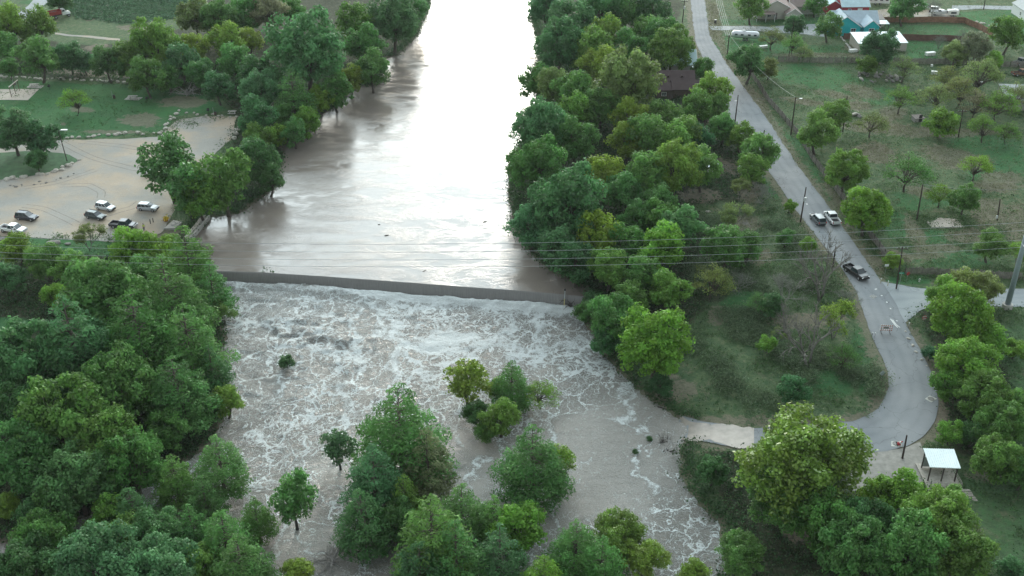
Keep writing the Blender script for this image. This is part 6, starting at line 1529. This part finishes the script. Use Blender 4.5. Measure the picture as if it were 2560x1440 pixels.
tangle('deadwood heap beside the pale shed', 1802, 420, 12, 3.2, .8, 13, DRIFT, 'brush_pile', 'brush pile'); tangle('low pale sticks at the foot of the bank below the bright tree', 1777, 995, 5, 2.0, .3, 14, DRIFT, 'fallen_branch', 'fallen branch', .05, r0=.05); tangle('broken stems at the edge beside the flooded road end', 1718, 1125, 6, 1.6, .8, 15, DRIFT, 'fallen_branch', 'fallen branch', .1, r0=.06)
tangle('black forked stump leaning in the right hand lots', 2293, 246, 5, 3.6, 3.2, 16, WOODD, 'stump', 'stump', .05, r0=.22)
def logf(label, u, v, L_, a, z=.03, r0=.12):
    p = at(u, v); o = MB().tube([(-L_ / 2, 0, 0), (-L_ * .1, .06, .05), (L_ / 2, 0, 0)], [r0, r0 * .9, r0 * .5], 6).build('floating_log', WOODD); o.location = (p.x, p.y, p.z + z); o.rotation_euler = (0, 0, a); tag(o, label, 'floating log', 'logs drifting above the weir')
logf('dark log drifting just above the weir centre', 1062, 677, 1.0, .9, z=-.02, r0=.09); logf('dark stick drifting above the power lines', 967, 589, .9, .5); logf('tiny dark stick drifting left of centre', 948, 562, .5, 0, r0=.08); logf('dark stick near the right bank reflections', 1212, 555, .8, .4, r0=.08); logf('log lodged at the bank by the low dark bush', 1655, 1021, 1.6, -.5)
# gauge post at the weir's right end, white jet round it
p = at(1410, 768, z=ZD); r = empty('gauge_post', (p.x, p.y, ZD - .5)); tag(r, 'thin post with black cap and yellow lower part at the weir end', 'post'); MB().tube([(0, 0, 0), (.05, 0, 2.4)], .11, 6).build('lower_section', M('gauge_yellow', (.48, .42, .20), .7), r); MB().tube([(.05, 0, 2.4), (.1, 0, 4.2)], .09, 6).build('upper_section', M('gauge_grey', (.35, .38, .38), .7), r); MB().tube([(.1, 0, 4.2), (.1, 0, 4.5)], .17, 8).build('cap', TRIM, r)
# abutment at the right end of the weir
for (u, v, nm, lb) in ((1463, 742, 'weir_abutment', 'concrete abutment under leaves at the right end of the weir'),):
    p = at(u, v); o = MB().box((0, 0, -1.35), (1.2, 3.0, 2.2)).build(nm, CONC, None, bevel=.05); o.location = (p.x + 1.2, p.y - 1, .0); o.rotation_euler = (0, 0, -.1); tag(o, lb, 'abutment')
# yard bits
def yard_box(label, u, v, s, c, name='crate', cat='crate'):
    p = at(u, v); r = empty(name, tuple(p), rj.uniform(-.4, .4)); tag(r, label, cat); MB().box((0, 0, s[2] / 2), s, taper=.95).build('box', M('yard_' + name, c, .7), r, bevel=.03); MB().box((0, 0, s[2] + .03), (s[0] * 1.05, s[1] * 1.05, .06)).build('lid', WTRIM, r)
yard_box('white trough beside the picket fence in the upper lots', 2335, 186, (1.6, .8, .9), (.6, .62, .6), 'trough', 'trough'); yard_box('small white bin on the grass by the upper picket fence', 2329, 167, (.5, .5, .6), (.7, .72, .7), 'bin', 'bin'); yard_box('white crate lying among the right hand mesquites', 2453, 208, (1.3, 1.0, .3), (.7, .72, .7), 'crate')
yard_box('white tank on the grass by the trailer fence', 1908, 120, (2.6, .9, .7), (.72, .73, .7), 'tank', 'tank'); yard_box('white hull shaped tub behind the upper picket fence', 2325, 138, (3.0, 1.3, .9), (.72, .73, .7), 'tub', 'tub'); yard_box('white junk beside the picket fence under the dark tree', 2132, 130, (2.4, 1.2, .8), (.7, .72, .7), 'junk_bin', 'junk'); yard_box('black mailbox block at the driveway', 1788, 58, (.6, .5, 1.1), (.05, .05, .05), 'mailbox', 'mailbox')
slab('straight concrete footing beside the white roofed building', [(2099, 92), (2103, 91), (2130, 124), (2125, 125)], CONC, .12, 'concrete_footing', 'footing')
# ------------------------------------------------------------------ people
def skin_obj(name, pts, edges, rad, mat_, parent, sub=1):
    me = bpy.data.meshes.new(name); me.from_pydata(pts, edges, []); o = bpy.data.objects.new(name, me); COL.objects.link(o); o.parent = parent; me.materials.append(mat_)
    sk = o.modifiers.new('skin', 'SKIN'); me.skin_vertices.new() if not me.skin_vertices else None
    for i, r_ in enumerate(rad): me.skin_vertices[0].data[i].radius = (r_ if isinstance(r_, tuple) else (r_, r_)); 
    me.skin_vertices[0].data[0].use_root = True
    ss = o.modifiers.new('sub', 'SUBSURF'); ss.levels = sub; ss.render_levels = sub; return o
SKIN = M('skin', (.42, .26, .19), .6, var=.05)
def person(label, u, v, rz, shirt, trousers, arm=.0):
    p = at(u, v); r = empty('person', (p.x, p.y, p.z + .05), rz); tag(r, label, 'person')
    V_ = [(0, 0, .95), (0, 0, 1.15), (0, 0, 1.38), (0, .0, 1.50), (0, .01, 1.60), (0, .02, 1.70)]; Rr_ = [(.15, .11), (.14, .1), (.17, .11), .055, .085, .09]; E_ = [(0, 1), (1, 2), (2, 3), (3, 4), (4, 5)]
    def ch(start, pts, rs):
        k = start
        for q, rr in zip(pts, rs): V_.append(q); Rr_.append(rr); E_.append((k, len(V_) - 1)); k = len(V_) - 1
        return k
    for s in (-1, 1):
        hnd = ch(2, [(s * .19, 0, 1.40), (s * .25, .02, 1.14), (s * .27, .10 + arm, .93 + arm), (s * .28, .13 + arm, .86 + arm)], [.06, .045, .03, .032])
        for i in range(5): ch(hnd, [(s * (.26 + .012 * i), .14 + arm + .008 * i, .80 + arm - .01 * (2 - abs(i - 2)))], [.009])
        ch(0, [(s * .10, 0, .86), (s * .11, .02, .50), (s * .12, -.01, .09), (s * .13, .12, .04)], [.09, .06, .042, .04])
    skin_obj('body', V_, E_, Rr_, SKIN, r)
    skin_obj('shirt', [(0, 0, .98), (0, 0, 1.16), (0, 0, 1.40), (.20, 0, 1.41), (.25, .02, 1.16), (-.20, 0, 1.41), (-.25, .02, 1.16)], [(0, 1), (1, 2), (2, 3), (3, 4), (2, 5), (5, 6)], [(.17, .13), (.16, .12), (.19, .13), .075, .06, .075, .06], shirt, r)
    skin_obj('trousers', [(0, 0, .96), (.10, 0, .84), (.11, .02, .50), (.12, -.01, .12), (-.10, 0, .84), (-.11, .02, .50), (-.12, -.01, .12)], [(0, 1), (1, 2), (2, 3), (0, 4), (4, 5), (5, 6)], [(.17, .13), .105, .08, .06, .105, .08, .06], trousers, r)
    hr = MB().loft([[(.10 * k * math.cos(a), -.01 + .11 * k * math.sin(a), z) for a in [6.283 * i / 10 for i in range(10)]] for z, k in ((1.63, .9), (1.70, 1.02), (1.77, .85), (1.81, .4))]).build('hair', TRIM, r)
    return r
person('person in a bright yellow-green vest beside the black pickup', 361, 578, -2.6, M('hi_vis', (.55, .75, .12), .6), M('jeans', (.06, .08, .13), .9)); person('person in a pale shirt at the open door of the white pickup', 34, 592, 2.0, M('pale_shirt', (.55, .55, .55), .8), M('dark_trousers', (.04, .04, .05), .9), .12)
# ------------------------------------------------------------------ thin evening air
hm, t = new_mat('haze'); vo = t.nodes.new('ShaderNodeVolumePrincipled'); vo.inputs['Color'].default_value = (.90, .95, 1, 1); vo.inputs['Density'].default_value = .00005; vo.inputs['Anisotropy'].default_value = .2
o_ = t.nodes.new('ShaderNodeOutputMaterial'); t.links.new(vo.outputs[0], o_.inputs['Volume'])
hz_ = MB().box((0, 0, 53), (5600, 6400, 126)).build('haze', hm); tag(hz_, 'thin pale air fading the far trees', kind='stuff')
